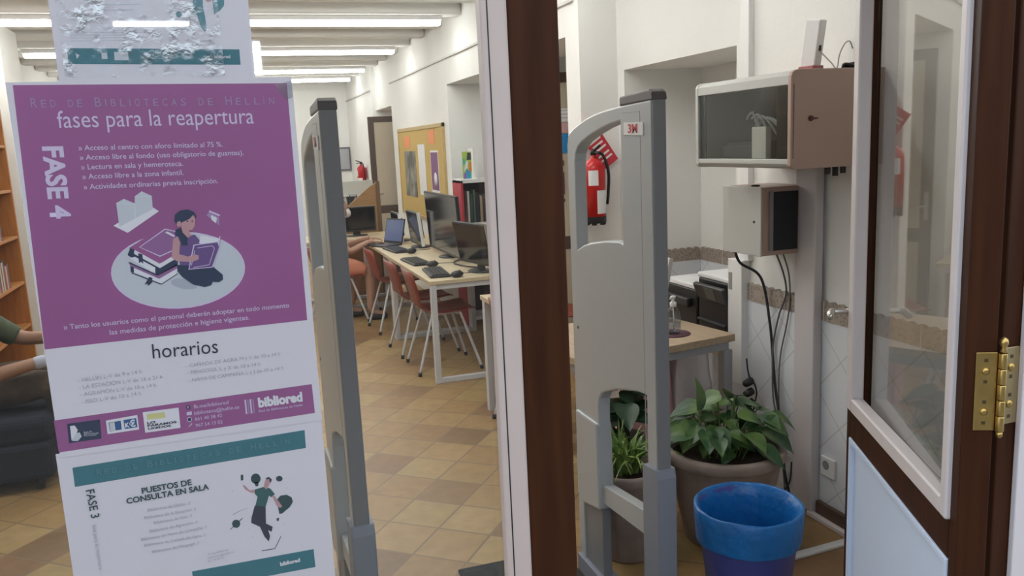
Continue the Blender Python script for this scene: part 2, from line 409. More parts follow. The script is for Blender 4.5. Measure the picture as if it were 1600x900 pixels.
closed = thing('door_leaf', 'closed dark brown door leaf with tall glass pane carrying the posters', 'door', (0, G, 0))
def cl(mb, n, m, par=closed): return bevel_mod(mb.build(n, m, par, M=Matrix.Translation((0, -G, 0))), .003)
cl(MB().box(.343, .412, G-.022, G+.022, .01, 2.28), 'stile', M_brown)
cl(MB().box(-.45, -.385, G-.022, G+.022, .01, 2.28), 'stile', M_brown)
cl(MB().box(-.385, .343, G-.022, G+.022, 2.18, 2.28), 'top_rail', M_brown)
cl(MB().box(-.385, .343, G-.022, G+.022, .01, .12).box(-.385, .343, G-.022, G+.022, .80, .94), 'bottom_rail', M_brown)
cl(MB().box(-.385, .343, G-.010, G+.010, .12, .80), 'lower_panel', mat('panel_white', (.70, .70, .72), .5))
bdm = MB()
for (a, b, c, d) in ((.308, .343, .94, 2.18), (-.385, -.36, .94, 2.18), (-.36, .308, 2.155, 2.18), (-.36, .308, .94, .965)):
    bdm.box(a, b, G-.026, G-.003, c, d, bev=.004)
cl(bdm, 'glazing_bead', M_bead2)
cl(MB().box(.3155, .3175, G-.0268, G-.024, .965, 2.155), 'gasket', M_black)
cl(MB().box(-.36, .310, G-.002, G+.002, .965, 2.155), 'glass_pane', M_glass)
closed['kind'] = 'structure'; closed.name = 'door_1'

# open leaf: local x along the leaf from the hinge edge, y = -face direction, z up
AZ = math.radians(25.4)
u_ = Vector((math.sin(AZ), math.cos(AZ), 0)); n_ = Vector((-math.cos(AZ), math.sin(AZ), 0))
A0 = Vector((1.127, 1.036, 0))
leaf = thing('door_leaf', 'open dark brown door leaf with glass above white panel, brass hinge', 'door')
LM = Matrix(((u_.x, n_.x, 0, A0.x), (u_.y, n_.y, 0, A0.y), (0, 0, 1, 0), (0, 0, 0, 1)))
leaf.matrix_world = LM
# in leaf coordinates y=0 is the visible face, the leaf body lies at y<0
LW = .685
def lf(mb, n, m, bev=.003): return bevel_mod(mb.build(n, m, leaf), bev)
lf(MB().box(0, .034, -.05, 0, .012, 2.27), 'stile', M_brown)
lf(MB().box(LW-.03, LW, -.05, 0, .012, 2.27), 'stile', M_brown)
lf(MB().box(.034, LW-.03, -.05, 0, 2.18, 2.27), 'top_rail', M_brown)
lf(MB().box(.034, LW-.03, -.05, 0, .895, .975), 'middle_rail', M_brown)
lf(MB().box(.034, LW-.03, -.05, 0, .012, .10), 'bottom_rail', M_brown)
tb = MB()
for (a, b, c, d) in ((.032, .058, .97, 2.185), (LW-.062, LW-.022, .97, 2.185), (.058, LW-.062, 2.15, 2.185), (.058, LW-.062, .97, 1.005)):
    tb.box(a, b, -.022, .009, c, d, bev=.004)
lf(tb, 'glazing_bead', M_bead, .002)
lf(MB().box(-.295, .295, -.002, .002, .99, 2.17, M=Matrix.Translation((.343, -.024, 0)) @ Matrix.Rotation(math.radians(-2.4), 4, 'Z')), 'glass_pane', M_leafglass, .0005)   # pane turned slightly in its beads to bring the extinguisher's reflection into it
lf(MB().box(.034, LW-.03, -.035, -.008, .10, .895), 'lower_panel', mat('panel_white_sky_tint', (.66, .77, .97), .5))  # white panel, bluish sky light put into its colour
fm = MB()
for (a, b, c, d) in ((.034, .042, .10, .895), (LW-.045, LW-.03, .10, .895), (.042, LW-.045, .882, .895), (.042, LW-.045, .10, .115)):
    fm.box(a, b, -.01, .003, c, d)
lf(fm, 'panel_moulding', MATS['panel_white_sky_tint'], .002)
hd = MB().box(LW-.028, LW-.004, -.001, .004, 1.11, 1.27, bev=.002)
hd.tube([(LW-.016, .002, 1.214), (LW-.016, .045, 1.214)], .007)
hd.tube([(LW-.016, .045, 1.214), (LW-.028, .052, 1.212), (LW-.040, .054, 1.208)], [.0085, .0095, .009], n=12).sphere((LW-.016, .046, 1.214), .0088).sphere((LW-.041, .054, 1.208), .0095)
lf(hd, 'handle', M_chrome, .001)
hp = thing('hinge', '', 'hinge'); hp.parent = None
COL.objects.unlink(hp); bpy.data.objects.remove(hp)
# hinge: one plate on the leaf edge, knuckle between, one plate on the jamb (built in world axes, parented to the leaf)
HZ0, HZ1 = 1.148, 1.283
inv = LM.inverted()
B0 = A0 - n_*.05
def hinge_set(z0, z1):
    h = MB()
    ed = lambda s, t, z: (-t, -.05+s, z)       # leaf coordinates on the hinge edge
    h.box(-.0025, 0, -.050, -.016, z0, z1, bev=.001)
    p = h.build('hinge', M_brass, leaf)
    k = MB(); c = (-.0075, -.056)
    n = 5; hh = (z1-z0)/n
    for i in range(n):
        k.lathe([(.0062, z0+i*hh+.0006), (.0066, z0+i*hh+.002), (.0066, z0+(i+1)*hh-.002), (.0062, z0+(i+1)*hh-.0006)], 16, Matrix.Translation((c[0], c[1], 0)))
    k.lathe([(.0035, z1), (.0055, z1+.004), (.0035, z1+.008), (.0068, z1+.016), (.006, z1+.023), (.0015, z1+.027)], 16, Matrix.Translation((c[0], c[1], 0)))
    k.lathe([(.0015, z0-.012), (.005, z0-.008), (.005, z0)], 16, Matrix.Translation((c[0], c[1], 0)))
    k.build('knuckle', M_brass, p)
    for zz in (.24, .76):
        sc = MB(); sc.sphere((-.003, -.032, z0+(z1-z0)*zz), .0062, sx=.5); sc.build('screw', M_brass, p)
    for zz in (.10, .37, .63, .90):
        hl = MB(); hl.box(-.0029, -.002, -.035, -.029, z0+(z1-z0)*zz-.003, z0+(z1-z0)*zz+.003, bev=.0008); hl.build('screw_hole', M_brass2, p)
hinge_set(HZ0, HZ1); hinge_set(2.0, 2.13)
jp = thing('hinge_plate', 'brass hinge plate screwed to the brown jamb beside the open leaf', 'hinge', (1.219, 1.030, HZ0))
MB().box(-.0155, .0175, -.0028, 0, 0, HZ1-HZ0, bev=.001).build('plate', mat('brass_pale', (.50, .40, .22), .35, 1, var=.1, vscale=30), jp)
H_ = HZ1-HZ0
for zz in (.26, .74): MB().sphere((-.0, -.003, H_*zz), .0072, sy=.5).build('screw', M_brass, jp)
for zz in (.10, .38, .62, .88): MB().box(-.003, .003, -.0033, -.0025, H_*zz-.003, H_*zz+.003).build('screw_hole', M_brass2, jp)
leaf['kind'] = 'structure'; leaf.name = 'door_2'

# ------------------------------------------------------------------ lamps
M_tube = mat('lamp_diffuser', (.9, .9, .85), .5, emit=(1.0, 1.0, .96), estr=LAMP_MAIN)
lamp0 = thing('ceiling_lamp', 'x', 'lamp', (0, 0, 0))
MB().box(-.86, .86, -.045, .045, .035, .075, bev=.006).build('housing', M_white, lamp0)
MB().box(-.85, .85, -.04, .04, -.005, .036, bev=.014, seg=3).build('diffuser', M_tube, lamp0)
rows = [3.04, 4.6, 6.0, 7.55, 9.4, 11.6, 13.4]
names = ['nearest', 'second', 'third', 'fourth', 'fifth', 'sixth', 'seventh']
first = True
for i, y in enumerate(rows):
    for side, x in (('left', -.95), ('right', 1.02)):
        lb = 'white ceiling batten lamp on the %s side, %s row from the entrance' % (side, names[i])
        if i == 0 and side == 'left': continue
        yb = 1.6 + round((y-1.6)/.72)*.72
        if first:
            o = lamp0; o.location = (x, yb, ZC-.075); o['label'] = lb; o['group'] = 'ceiling batten lamps'; first = False
        else:
            dup(lamp0, (x, yb, ZC-.075), 0, lb, 'ceiling batten lamps')
pl = thing('street_lamp', 'fluorescent tube lamp on the wall across the street', 'lamp', (-.46, -5.25, 2.70))
MB().box(-.29, .29, 0, .06, -.035, .035, bev=.008).build('housing', M_white, pl)
MB().box(-.275, .275, .055, .085, -.020, .020, bev=.012, seg=3).build('diffuser', mat('street_diffuser', (.9, .9, .9), .5, emit=(.95, .98, 1), estr=LAMP_PORCH), pl)

p2l = thing('street_lamp', 'upright fluorescent tube lamp on the wall across the street', 'lamp', (.305, -5.25, 2.43))
MB().box(-.045, .045, 0, .06, -.155, .155, bev=.008).build('housing', M_white, p2l)
MB().box(-.030, .030, .055, .085, -.135, .135, bev=.014, seg=3).build('diffuser', MATS['street_diffuser'], p2l)

# ------------------------------------------------------------------ posters taped behind the closed leaf's glass
PY = G + .0045
def P2(px, py):
    v = onY(px, py, PY); return (v.x, v.z)
M_sheet = mat('poster_sheet', (.69, .625, .655), .6)
M_purple = mat('print_purple', (.305, .086, .232), .5, var=.08, vscale=5)
M_purpled = mat('print_violet', (.13, .065, .20), .5)
M_lilac = mat('print_lilac', (.62, .50, .66), .5)
M_lilac2 = mat('print_lilac_dim', (.34, .22, .38), .5)
M_teal = mat('print_teal', (.035, .155, .185), .5)
M_tealt = mat('print_teal_light', (.09, .23, .26), .5)
M_navy = mat('print_navy', (.018, .03, .07), .5)
M_blue = mat('print_blue', (.02, .09, .24), .5)
M_ink = mat('print_ink', (.03, .03, .05), .5)
M_greyt = mat('print_grey', (.40, .40, .45), .5)
M_greyl = mat('print_pale_grey', (.53, .53, .56), .5)
M_skin2 = mat('print_skin', (.50, .26, .27), .5)
M_yel = mat('print_yellow', (.60, .55, .22), .5)
M_mauve = mat('print_mauve', (.27, .11, .26), .5)
M_paperp = mat('print_white', (.71, .66, .69), .5)
M_green_d = mat('print_green', (.03, .10, .095), .5)
M_grn = mat('print_dark_green', (.02, .055, .06), .5)

class Flat:
    """flat printed shapes on a poster: one mesh, several inks"""
    def __init__(s, lift=.0): s.mb = MB(); s.m = []; s.lift = lift
    def _mi(s, m):
        if m not in s.m: s.m.append(m)
        s.mb.mi = s.m.index(m)
    def pts(s, pts, m, layer=1):
        s._mi(m); y = PY - .0004 - .00006*layer - s.lift
        s.mb.poly([(x, y, z) for x, z in pts])
    def px(s, pts, m, layer=1, crop=None):
        if crop: pts = [(crop[0]+a/crop[2], crop[1]+b/crop[2]) for a, b in pts]
        s.pts([P2(*p) for p in pts], m, layer)
    def ell(s, cx, cy_, rx, ry, m, layer=1, crop=None, rot=0, n=40):
        c, q = math.cos(math.radians(rot)), math.sin(math.radians(rot))
        s.px([(cx+rx*math.cos(2*PI*i/n)*c-ry*math.sin(2*PI*i/n)*q, cy_+rx*math.cos(2*PI*i/n)*q+ry*math.sin(2*PI*i/n)*c) for i in range(n)], m, layer, crop)
    def line(s, a, b, w, m, layer=1, crop=None):
        if crop: a = (crop[0]+a[0]/crop[2], crop[1]+a[1]/crop[2]); b = (crop[0]+b[0]/crop[2], crop[1]+b[1]/crop[2]); w /= crop[2]
        d = Vector((b[0]-a[0], b[1]-a[1])); n = Vector((-d.y, d.x)).normalized()*w/2
        s.px([(a[0]+n.x, a[1]+n.y), (b[0]+n.x, b[1]+n.y), (b[0]-n.x, b[1]-n.y), (a[0]-n.x, a[1]-n.y)], m, layer)
    def build(s, name, par):
        o = s.mb.build(name, s.m, par, recalc=False, M=Matrix.Translation(-par.location))
        for p in o.data.polygons:
            if p.normal.y > 0: p.flip()
        o.data.update(); return o

def text_mesh(s, bold=0, space=1.0):
    cu = bpy.data.curves.new('t', 'FONT'); cu.body = s; cu.size = 1; cu.offset = bold; cu.space_character = space; cu.resolution_u = 3
    ob = bpy.data.objects.new('t', cu); COL.objects.link(ob)
    dg = bpy.context.evaluated_depsgraph_get(); dg.update()
    me = bpy.data.meshes.new_from_object(ob.evaluated_get(dg))
    bpy.data.objects.remove(ob); bpy.data.curves.remove(cu)
    return me
class Lettering:
    """printed text, one part per line"""
    def __init__(s): s.lines = []
    def add(s, body, p0, p1, m, bold=0, space=1.0, layer=6, rot=0, hs=1.0, cap=None, join=False):
        """text fitted from p0 to p1 (frame pixels of the baseline ends) on the poster plane"""
        me = text_mesh(body, bold, space)
        xs = [v.co.x for v in me.vertices]
        if not xs: return
        x0, x1 = min(xs), max(xs)
        a = Vector(P2(*p0)); b = Vector(P2(*p1)); L = (b-a).length; k = L/(x1-x0)
        u = (b-a)/L; v = Vector((-u.y, u.x)); ky = k*hs
        if cap: ky = cap
        y = PY - .0004 - .00006*layer
        if not (join and s.lines): s.lines.append((MB(), m))
        bm = s.lines[-1][0].bm
        nv = len(bm.verts); bm.from_mesh(me); bm.verts.ensure_lookup_table()
        for w in bm.verts[nv:]:
            q = a + u*((w.co.x-x0)*k) + v*(w.co.y*ky)
            w.co = (q.x, y, q.y)
        bpy.data.meshes.remove(me)
    def build(s, name, par):
        for mb, m in s.lines:
            o = mb.build(name, m, par, recalc=False, M=Matrix.Translation(-par.location))
            for p in o.data.polygons:
                if p.normal.y > 0: p.flip()
            o.data.update()
def sheet(par, pts, th=.0003):
    mb = MB(); v = [P2(*p) for p in pts]
    xs = (v[0][0]+v[3][0])/2, (v[1][0]+v[2][0])/2; zs = (v[2][1]+v[3][1])/2, (v[0][1]+v[1][1])/2
    mb.box(xs[0], xs[1], PY-th, PY, zs[0], zs[1])
    return mb.build('sheet', M_sheet, par, M=Matrix.Translation(-par.location))

# the large purple poster
pA = thing('poster', 'large purple poster with a reading woman, taped at eye level in the glass', 'poster', (-.07, PY, 1.32))
sheet(pA, [(13, 127), (457, 122), (502, 655), (90, 718)])
f = Flat(); f.px([(20, 133), (448, 130), (480, 500), (70, 546)], M_purple, 0)
f.px([(84, 657), (487, 600), (492, 645), (92, 707)], M_purple, 0)
f.build('print_panel', pA)
C = (160, 290, 4.5)
f = Flat()
f.px([(168, 292), (375, 282), (393, 478), (188, 503)], M_purpled, 0) if False else None
f.ell(532, 595, 472, 270, M_lilac, 1, C, -3); f.ell(532, 593, 464, 260, M_greyl, 2, C, -3)
# bookends with books
f.px([(78, 282), (110, 262), (350, 150), (398, 180), (178, 332)], M_paperp, 2, C)
f.px([(97, 122), (152, 93), (228, 125), (228, 75), (276, 40), (347, 72), (355, 165), (120, 290)], M_greyl, 3, C)
for a, b in (((152, 93), (152, 120)), ((228, 125), (232, 230)), ((276, 40), (280, 66)), ((105, 125), (225, 130)), ((230, 78), (345, 76))): f.line(a, b, 3, M_paperp, 4, C)
# pile of books
f.px([(185, 440), (430, 285), (520, 320), (560, 480), (400, 548)], M_purple, 3, C)
f.px([(258, 432), (440, 302), (520, 320), (540, 440), (405, 500)], M_lilac, 4, C); f.px([(266, 432), (442, 309), (516, 326), (534, 436), (405, 492)], M_mauve, 5, C)
f.px([(440, 330), (456, 322), (510, 350), (505, 362)], M_paperp, 6, C)
f.px([(228, 452), (405, 550), (520, 478), (520, 512), (405, 582), (228, 482)], M_paperp, 6, C)
f.px([(178, 478), (225, 480), (405, 580), (530, 505), (530, 560), (390, 632), (360, 600), (180, 490)], M_navy, 7, C)
f.px([(192, 510), (230, 500), (372, 575), (372, 612), (350, 610)], M_paperp, 8, C)
f.px([(185, 538), (200, 540), (385, 632), (530, 548), (530, 580), (400, 655), (200, 570)], M_mauve, 7, C)
f.px([(215, 575), (400, 655), (525, 582), (525, 622), (415, 690), (215, 605)], M_paperp, 8, C)
f.line((185, 540), (385, 628), 9, M_navy, 9, C); f.line((205, 612), (415, 692), 7, M_navy, 9, C); f.line((415, 692), (530, 618), 5, M_navy, 9, C)
f.px([(196, 440), (222, 448), (222, 488), (180, 480)], M_navy, 9, C); f.px([(196, 566), (222, 574), (222, 612), (200, 606)], M_navy, 9, C)
f.px([(252, 475), (282, 482), (288, 550), (272, 535), (258, 545)], M_navy, 10, C); f.px([(330, 640), (352, 648), (350, 680), (320, 705), (318, 690), (298, 694)], M_navy, 10, C)
# woman
f.ell(575, 690, 95, 35, M_greyt, 3, C, 10)
f.px([(525, 560), (600, 545), (780, 570), (845, 625), (848, 660), (820, 678), (775, 676), (765, 700), (720, 712), (640, 695), (560, 640), (528, 600)], M_navy, 11, C)
f.px([(535, 370), (580, 350), (650, 345), (685, 385), (690, 480), (640, 560), (545, 560), (540, 470)], M_purpled, 12, C)
f.px([(498, 372), (530, 362), (548, 400), (540, 480), (600, 498), (650, 482), (680, 490), (676, 520), (620, 536), (520, 530), (486, 505)], M_skin2, 13, C)
f.px([(555, 285), (610, 300), (612, 330), (630, 350), (600, 366), (570, 350)], M_skin2, 13, C)
f.px([(548, 250), (590, 215), (640, 200), (655, 230), (650, 285), (632, 312), (600, 312), (560, 290)], M_skin2, 14, C)
f.px([(506, 250), (510, 205), (545, 175), (600, 166), (645, 185), (660, 215), (655, 235), (640, 205), (610, 235), (560, 258), (552, 290), (530, 282)], M_navy, 15, C)
f.ell(540, 270, 17, 20, M_skin2, 16, C); f.px([(515, 310), (552, 295), (565, 330), (600, 365), (600, 420), (560, 420), (545, 370), (510, 345)], M_navy, 14, C)
f.ell(598, 250, 7, 5, M_navy, 16, C); f.ell(632, 250, 6, 5, M_navy, 16, C)
f.px([(680, 405), (690, 350), (820, 370), (826, 352), (830, 360), (815, 410)], M_paperp, 13, C)
f.px([(640, 415), (810, 392), (828, 360), (822, 430), (775, 575), (605, 590)], M_lilac, 14, C)
f.px([(648, 420), (808, 398), (820, 430), (770, 570), (612, 584)], M_purpled, 15, C)
f.line((668, 438), (772, 422), 4, M_lilac, 16, C); f.line((772, 422), (788, 440), 4, M_lilac, 16, C); f.line((788, 440), (752, 555), 4, M_lilac, 16, C); f.line((752, 555), (640, 575), 4, M_lilac, 16, C); f.line((626, 560), (650, 455), 4, M_lilac, 16, C)
f.px([(612, 505), (650, 482), (678, 490), (676, 518), (640, 532), (612, 530)], M_skin2, 17, C)
# speech card with a heart
f.px([(752, 174), (828, 205), (822, 216), (748, 186)], M_lilac, 3, C); f.px([(730, 208), (748, 190), (820, 220), (822, 282), (800, 260)], M_lilac2, 2, C)
f.px([(762, 212), (772, 206), (783, 218), (796, 218), (806, 232), (796, 264), (768, 240)], M_paperp, 4, C)
f.build('illustration', pA)
t = Lettering()
def smallcaps(words, p0, p1, m, tall, short, plane_space=1.0):
    """spaced small capitals: first letter of each long word larger"""
    a = Vector(p0); b = Vector(p1); i = 0; x = 0; lay = []
    for w in words:
        for j, ch in enumerate(w):
            big = j == 0 and len(w) > 2
            wd = (.13 if ch in 'IÍ' else .60)*(tall if big else short)*1.05
            lay.append((ch, x, wd, big)); x += wd + short*.62
        x += short*1.15
    k = (b-a).length/(x-short*1.77); d = (b-a).normalized()
    for ch, x, wd, big in lay:
        q = a + d*x*k
        t.add(ch, q, q+d*wd, m, cap=(tall if big else short)*.00093, layer=6, join=i > 0); i += 1
smallcaps(['RED', 'DE', 'BIBLIOTECAS', 'DE', 'HELLÍN'], (49, 168), (428, 163), M_lilac2, 15.5, 12.5)
t.add('fases para la reapertura', (91, 200), (397, 193), M_lilac, hs=1.22)
t.add('» Acceso al centro con aforo limitado al 75 %.', (123, 235), (348, 229), M_lilac, bold=.006)
t.add('» Acceso libre al fondo (uso obligatorio de guantes).', (125, 250), (381, 242), M_lilac, bold=.006)
t.add('» Lectura en sala y hemeroteca.', (127, 265), (286, 259), M_lilac, bold=.006)
t.add('» Acceso libre a la zona infantil.', (129, 280), (287, 273), M_lilac, bold=.006)
t.add('» Actividades ordinarias previa inscripción.', (131, 296), (341, 286), M_lilac, bold=.006)
t.add('FASE 4', (67, 229), (80, 342), M_lilac, bold=.035)
t.add('» Tanto los usuarios como el personal deberán adoptar en todo momento', (100, 515), (452, 480), M_lilac, bold=.006)
t.add('las medidas de protección e higiene vigentes.', (172, 523), (390, 499), M_lilac, bold=.006)
t.add('horarios', (239, 560), (341, 551), M_ink, hs=1.15)
for s_, a, b in (('- HELLÍN L-V de 9 a 14 h', (122, 597), (222, 583)), ('- LA ESTACIÓN L-V de 16 a 21 h', (124, 608), (254, 591)), ('- AGRAMÓN L-V de 10 a 14 h', (126, 619), (244, 604)), ('- ISSO L-V de 10 a 14 h', (128, 631), (221, 617)),
                 ('- CAÑADA DE AGRA M y V de 10 a 14 h', (291, 574), (438, 555)), ('- MINGOGIL L y X de 10 a 14 h', (293, 585), (407, 571)), ('- NAVA DE CAMPAÑA L y J de 10 a 14 h', (295, 597), (443, 577))):
    t.add(s_, a, b, M_greyt)
t.add('fb.me/bibliored', (303, 638), (357, 631), M_lilac); t.add('biblioteca@hellin.es', (304, 648), (374, 638), M_lilac)
t.add('661 40 38 42', (305, 657), (347, 651), M_lilac); t.add('967 54 15 02', (306, 667), (348, 661), M_lilac)
t.add('bibliored', (404, 636), (473, 626), M_paperp, bold=.05, hs=1.1); t.add('Red de Bibliotecas de Hellín', (405, 644), (473, 634), M_lilac)
t.build('lettering', pA)
f = Flat()
L8 = (80, 590, 3.81)
f.px([(95, 275), (290, 248), (300, 362), (106, 390)], M_navy, 1, L8); f.px([(112, 288), (140, 284), (158, 310), (150, 340), (122, 374)], M_paperp, 2, L8)
f.px([(150, 330), (170, 325), (182, 350), (160, 376), (124, 376)], M_greyl, 3, L8)
f.build('logo', pA); f = Flat()
f.px([(326, 255), (512, 222), (524, 308), (336, 336)], M_paperp, 1, L8)
f.px([(342, 268), (414, 256), (420, 308), (350, 320)], M_navy, 2, L8); f.px([(346, 270), (378, 264), (384, 314), (352, 318)], M_greyl, 3, L8); f.px([(384, 264), (412, 260), (416, 306), (388, 311)], M_blue, 3, L8)
f.px([(430, 252), (506, 240), (514, 294), (438, 306)], M_blue, 2, L8)
f.build('logo', pA); f = Flat()
f.px([(545, 206), (758, 178), (770, 298), (560, 328)], M_paperp, 1, L8); f.px([(568, 218), (676, 204), (680, 238), (572, 250)], M_yel, 2, L8)
f.build('logo', pA); f = Flat()
for i in range(4): f.px([(1150+i*15, 132-i*1.5), (1159+i*15, 131-i*1.5), (1168+i*15, 216-i*2), (1159+i*15, 217-i*2)], M_lilac2 if i % 2 else M_lilac, 1, L8)
f.build('logo', pA); f = Flat()
f.ell(816, 176, 12, 14, M_navy, 1, L8); f.px([(806, 206), (836, 200), (838, 220), (808, 225)], M_lilac, 1, L8); f.ell(823, 249, 15, 15, M_lilac, 1, L8); f.ell(823, 249, 11, 11, M_navy, 2, L8)
f.line((818, 292), (832, 280), 4, M_lilac, 1, L8); f.line((832, 280), (838, 272), 6, M_lilac, 1, L8)
f.build('contact_icons', pA)
t = Lettering()
def l8(x, y): return (80+x/3.81, 590+y/3.81)
t.add('K', l8(442, 296), l8(468, 292), M_paperp, bold=.04, hs=1.15); t.add('€', l8(468, 294), l8(505, 288), M_paperp, bold=.03, hs=1.1)
t.add('LO', l8(572, 276), l8(622, 269), M_ink, bold=.04, hs=.52); t.add('PARAMOS', l8(574, 293), l8(748, 268), M_ink, bold=.04, hs=.52); t.add('UNIDOS', l8(578, 310), l8(714, 290), M_ink, bold=.04, hs=.52)
t.add('f', l8(812, 183), l8(820, 182), M_lilac, bold=.04)
for i, s_ in enumerate(('Red de', 'Bibliotecas', 'Municipales')): t.add(s_, l8(196, 330+i*10), l8(196+(48, 86, 74)[i], 323+i*10), M_greyl)
t.build('logo_lettering', pA)
tp = MB(); v = [P2(*p) for p in ((429, 133), (455, 126), (458, 152), (447, 156))]
tp.prism(v, .0002, lambda a, b, t_: (a, PY-.0012-t_, b))
tape = tp.build('corner_tape', glass_mat('clear_tape', (.93, .93, .95), .16, .12), pA, M=Matrix.Translation(-pA.location))

# landscape poster below
pB = thing('poster', 'pale landscape poster with teal bars, lowest one in the glass', 'poster', (-.07, PY, 1.10))
v0 = P2(88, 718); v1 = P2(516, 652)
MB().box(-.2225, .0795, PY-.0003+.0006, PY+.0006, 1.098, 1.330).build('sheet', M_sheet, pB, M=Matrix.Translation(-pB.location))
f = Flat(-.0006)
f.px([(113, 731), (476, 672), (478, 700), (117, 761)], M_teal, 0); f.px([(300, 893), (490, 858), (493, 886), (304, 922)], M_teal, 0)
f.build('print_panel', pB)
C = (310, 700, 5.0); f = Flat(-.0006)
f.px([(330, 210), (350, 208), (351, 252), (332, 255)], M_grn, 1, C); f.ell(448, 240, 38, 40, M_grn, 1, C); f.px([(432, 265), (470, 262), (468, 298), (448, 300)], M_grn, 1, C); f.ell(632, 240, 26, 22, M_grn, 1, C)
f.px([(345, 292), (360, 290), (400, 330), (442, 325), (442, 352), (410, 350), (365, 325)], M_skin2, 2, C)
f.px([(440, 325), (505, 305), (560, 315), (598, 360), (570, 385), (552, 372), (525, 460), (445, 452), (462, 380), (440, 358)], M_green_d, 3, C)
f.px([(510, 300), (520, 260), (528, 244), (556, 248), (560, 275), (548, 300), (530, 325)], M_skin2, 4, C); f.px([(526, 235), (550, 225), (574, 245), (566, 272), (555, 260), (552, 244), (530, 246)], M_ink, 5, C)
f.px([(578, 380), (592, 370), (655, 455), (640, 468), (615, 455)], M_skin2, 5, C)
f.px([(440, 450), (525, 458), (528, 590), (580, 615), (572, 655), (545, 640), (560, 690), (550, 730), (515, 690), (480, 615), (412, 585), (415, 545)], M_ink, 4, C)
f.px([(612, 405), (640, 372), (690, 365), (728, 385), (738, 420), (715, 460), (655, 512), (632, 515)], M_grn, 4, C); f.px([(610, 550), (632, 545), (625, 572), (612, 568)], M_ink, 4, C)
f.ell(295, 592, 32, 32, M_grn, 2, C); f.line((250, 636), (345, 548), 6, M_ink, 3, C); f.line((270, 520), (330, 488), 8, M_greyt, 2, C); f.line((330, 488), (385, 470), 4, M_greyt, 2, C)
f.line((495, 804), (598, 786), 6, M_ink, 2, C); f.line((598, 786), (645, 690), 5, M_ink, 2, C)
for x, y in ((265, 337), (692, 312), (670, 596), (390, 632), (422, 693), (325, 718)): f.ell(x, y, 4, 4, M_greyt, 1, C, n=10)
f.build('illustration', pB)
t = Lettering()
smallcaps(['RED', 'DE', 'BIBLIOTECAS', 'DE', 'HELLÍN'], (152, 743), (452, 693), M_tealt, 13, 10.5)
t.add('PUESTOS DE', (222, 771), (300, 757), M_grn, bold=.03); t.add('CONSULTA EN SALA', (198, 787), (327, 764), M_grn, bold=.03)
t.add('FASE 3', (134, 766), (143, 810), M_grn, bold=.012); t.add('fase para la reapertura', (144, 820), (155, 890), M_greyt)
for s_, a, b in (('Biblioteca de Hellín: 3', (231, 799), (297, 788)), ('Biblioteca de la Estación: 3', (226, 811), (306, 797)), ('Biblioteca de Isso: 3', (241, 819), (300, 807)), ('Biblioteca de Agramón: 4', (234, 832), (309, 817)),
                 ('Biblioteca de Nava de Campaña: 3', (221, 845), (323, 825)), ('Biblioteca de Cañada de Agra: 3', (226, 854), (321, 837)), ('Biblioteca de Mingogil: 3', (238, 864), (311, 850)),
                 ('bibliored', (438, 884), (469, 877), )):
    t.add(s_, a, b, M_paperp if s_ == 'bibliored' else M_greyt, bold=.05 if s_ == 'bibliored' else 0)
t.add('fb.me/bibliored', (325, 867), (356, 860), M_greyt); t.add('biblioteca@hellin.es', (325, 873), (366, 863), M_greyt); t.add('661 40 38 42', (325, 878), (350, 872), M_greyt)
t.build('lettering', pB)

# top poster, its foot in view, under crumpled clear tape
pC = thing('poster', 'white poster with one teal bar, half above the frame, under crumpled tape', 'poster', (-.065, PY, 1.74))
MB().box(-.1665, .0395, PY+.0009, PY+.0012, 1.742, 2.0395).build('sheet', M_sheet, pC, M=Matrix.Translation(-pC.location))
f = Flat(-.0012); f.px([(104, 75), (374, 77), (376, 101), (107, 100)], M_teal, 0); f.px([(190, 81), (201, 81), (202, 95), (191, 95)], M_paperp, 1) if False else None
f.px([(178, 81), (200, 81), (201, 94), (179, 94)], M_greyl, 1); f.px([(158, 82), (167, 82), (168, 92), (159, 92)], M_greyl, 1); f.px([(118, 83), (124, 86), (120, 92)], M_greyl, 1)
f.build('print_panel', pC)
C = (70, 0, 4.706); f = Flat(-.0012)
f.px([(1085, 20), (1100, -40), (1320, -30), (1318, 40), (1290, 75), (1245, 105), (1240, 60), (1230, -10), (1160, -10), (1165, 60), (1180, 130), (1190, 215), (1175, 235), (1150, 200), (1130, 150), (1120, 110), (1085, 90)], M_tealt, 1, C)
f.px([(1170, -10), (1225, -10), (1220, 10), (1195, 15)], M_skin2, 2, C); f.ell(985, 105, 22, 22, M_tealt, 1, C); f.line((955, 130), (1015, 80), 4, M_greyt, 2, C)
f.px([(1135, 296), (1215, 296), (1230, 280), (1232, 284), (1218, 304), (1138, 304)], M_greyt, 1, C)
f.build('illustration', pC); f = Flat(-.0012)
for i in range(4): f.line((190, 235+i*22), (700-40*(i % 3), 240+i*18), 5, M_greyl, 1, C)
for i in range(2): f.line((400, 36+i*40), (700-40*i, 30+i*40), 8, M_greyl, 1, C)
f.build('printed_lines', pC)
t = Lettering(); t.add('bibliored', (335, 91), (360, 91), M_greyl, bold=.04); t.build('lettering', pC)
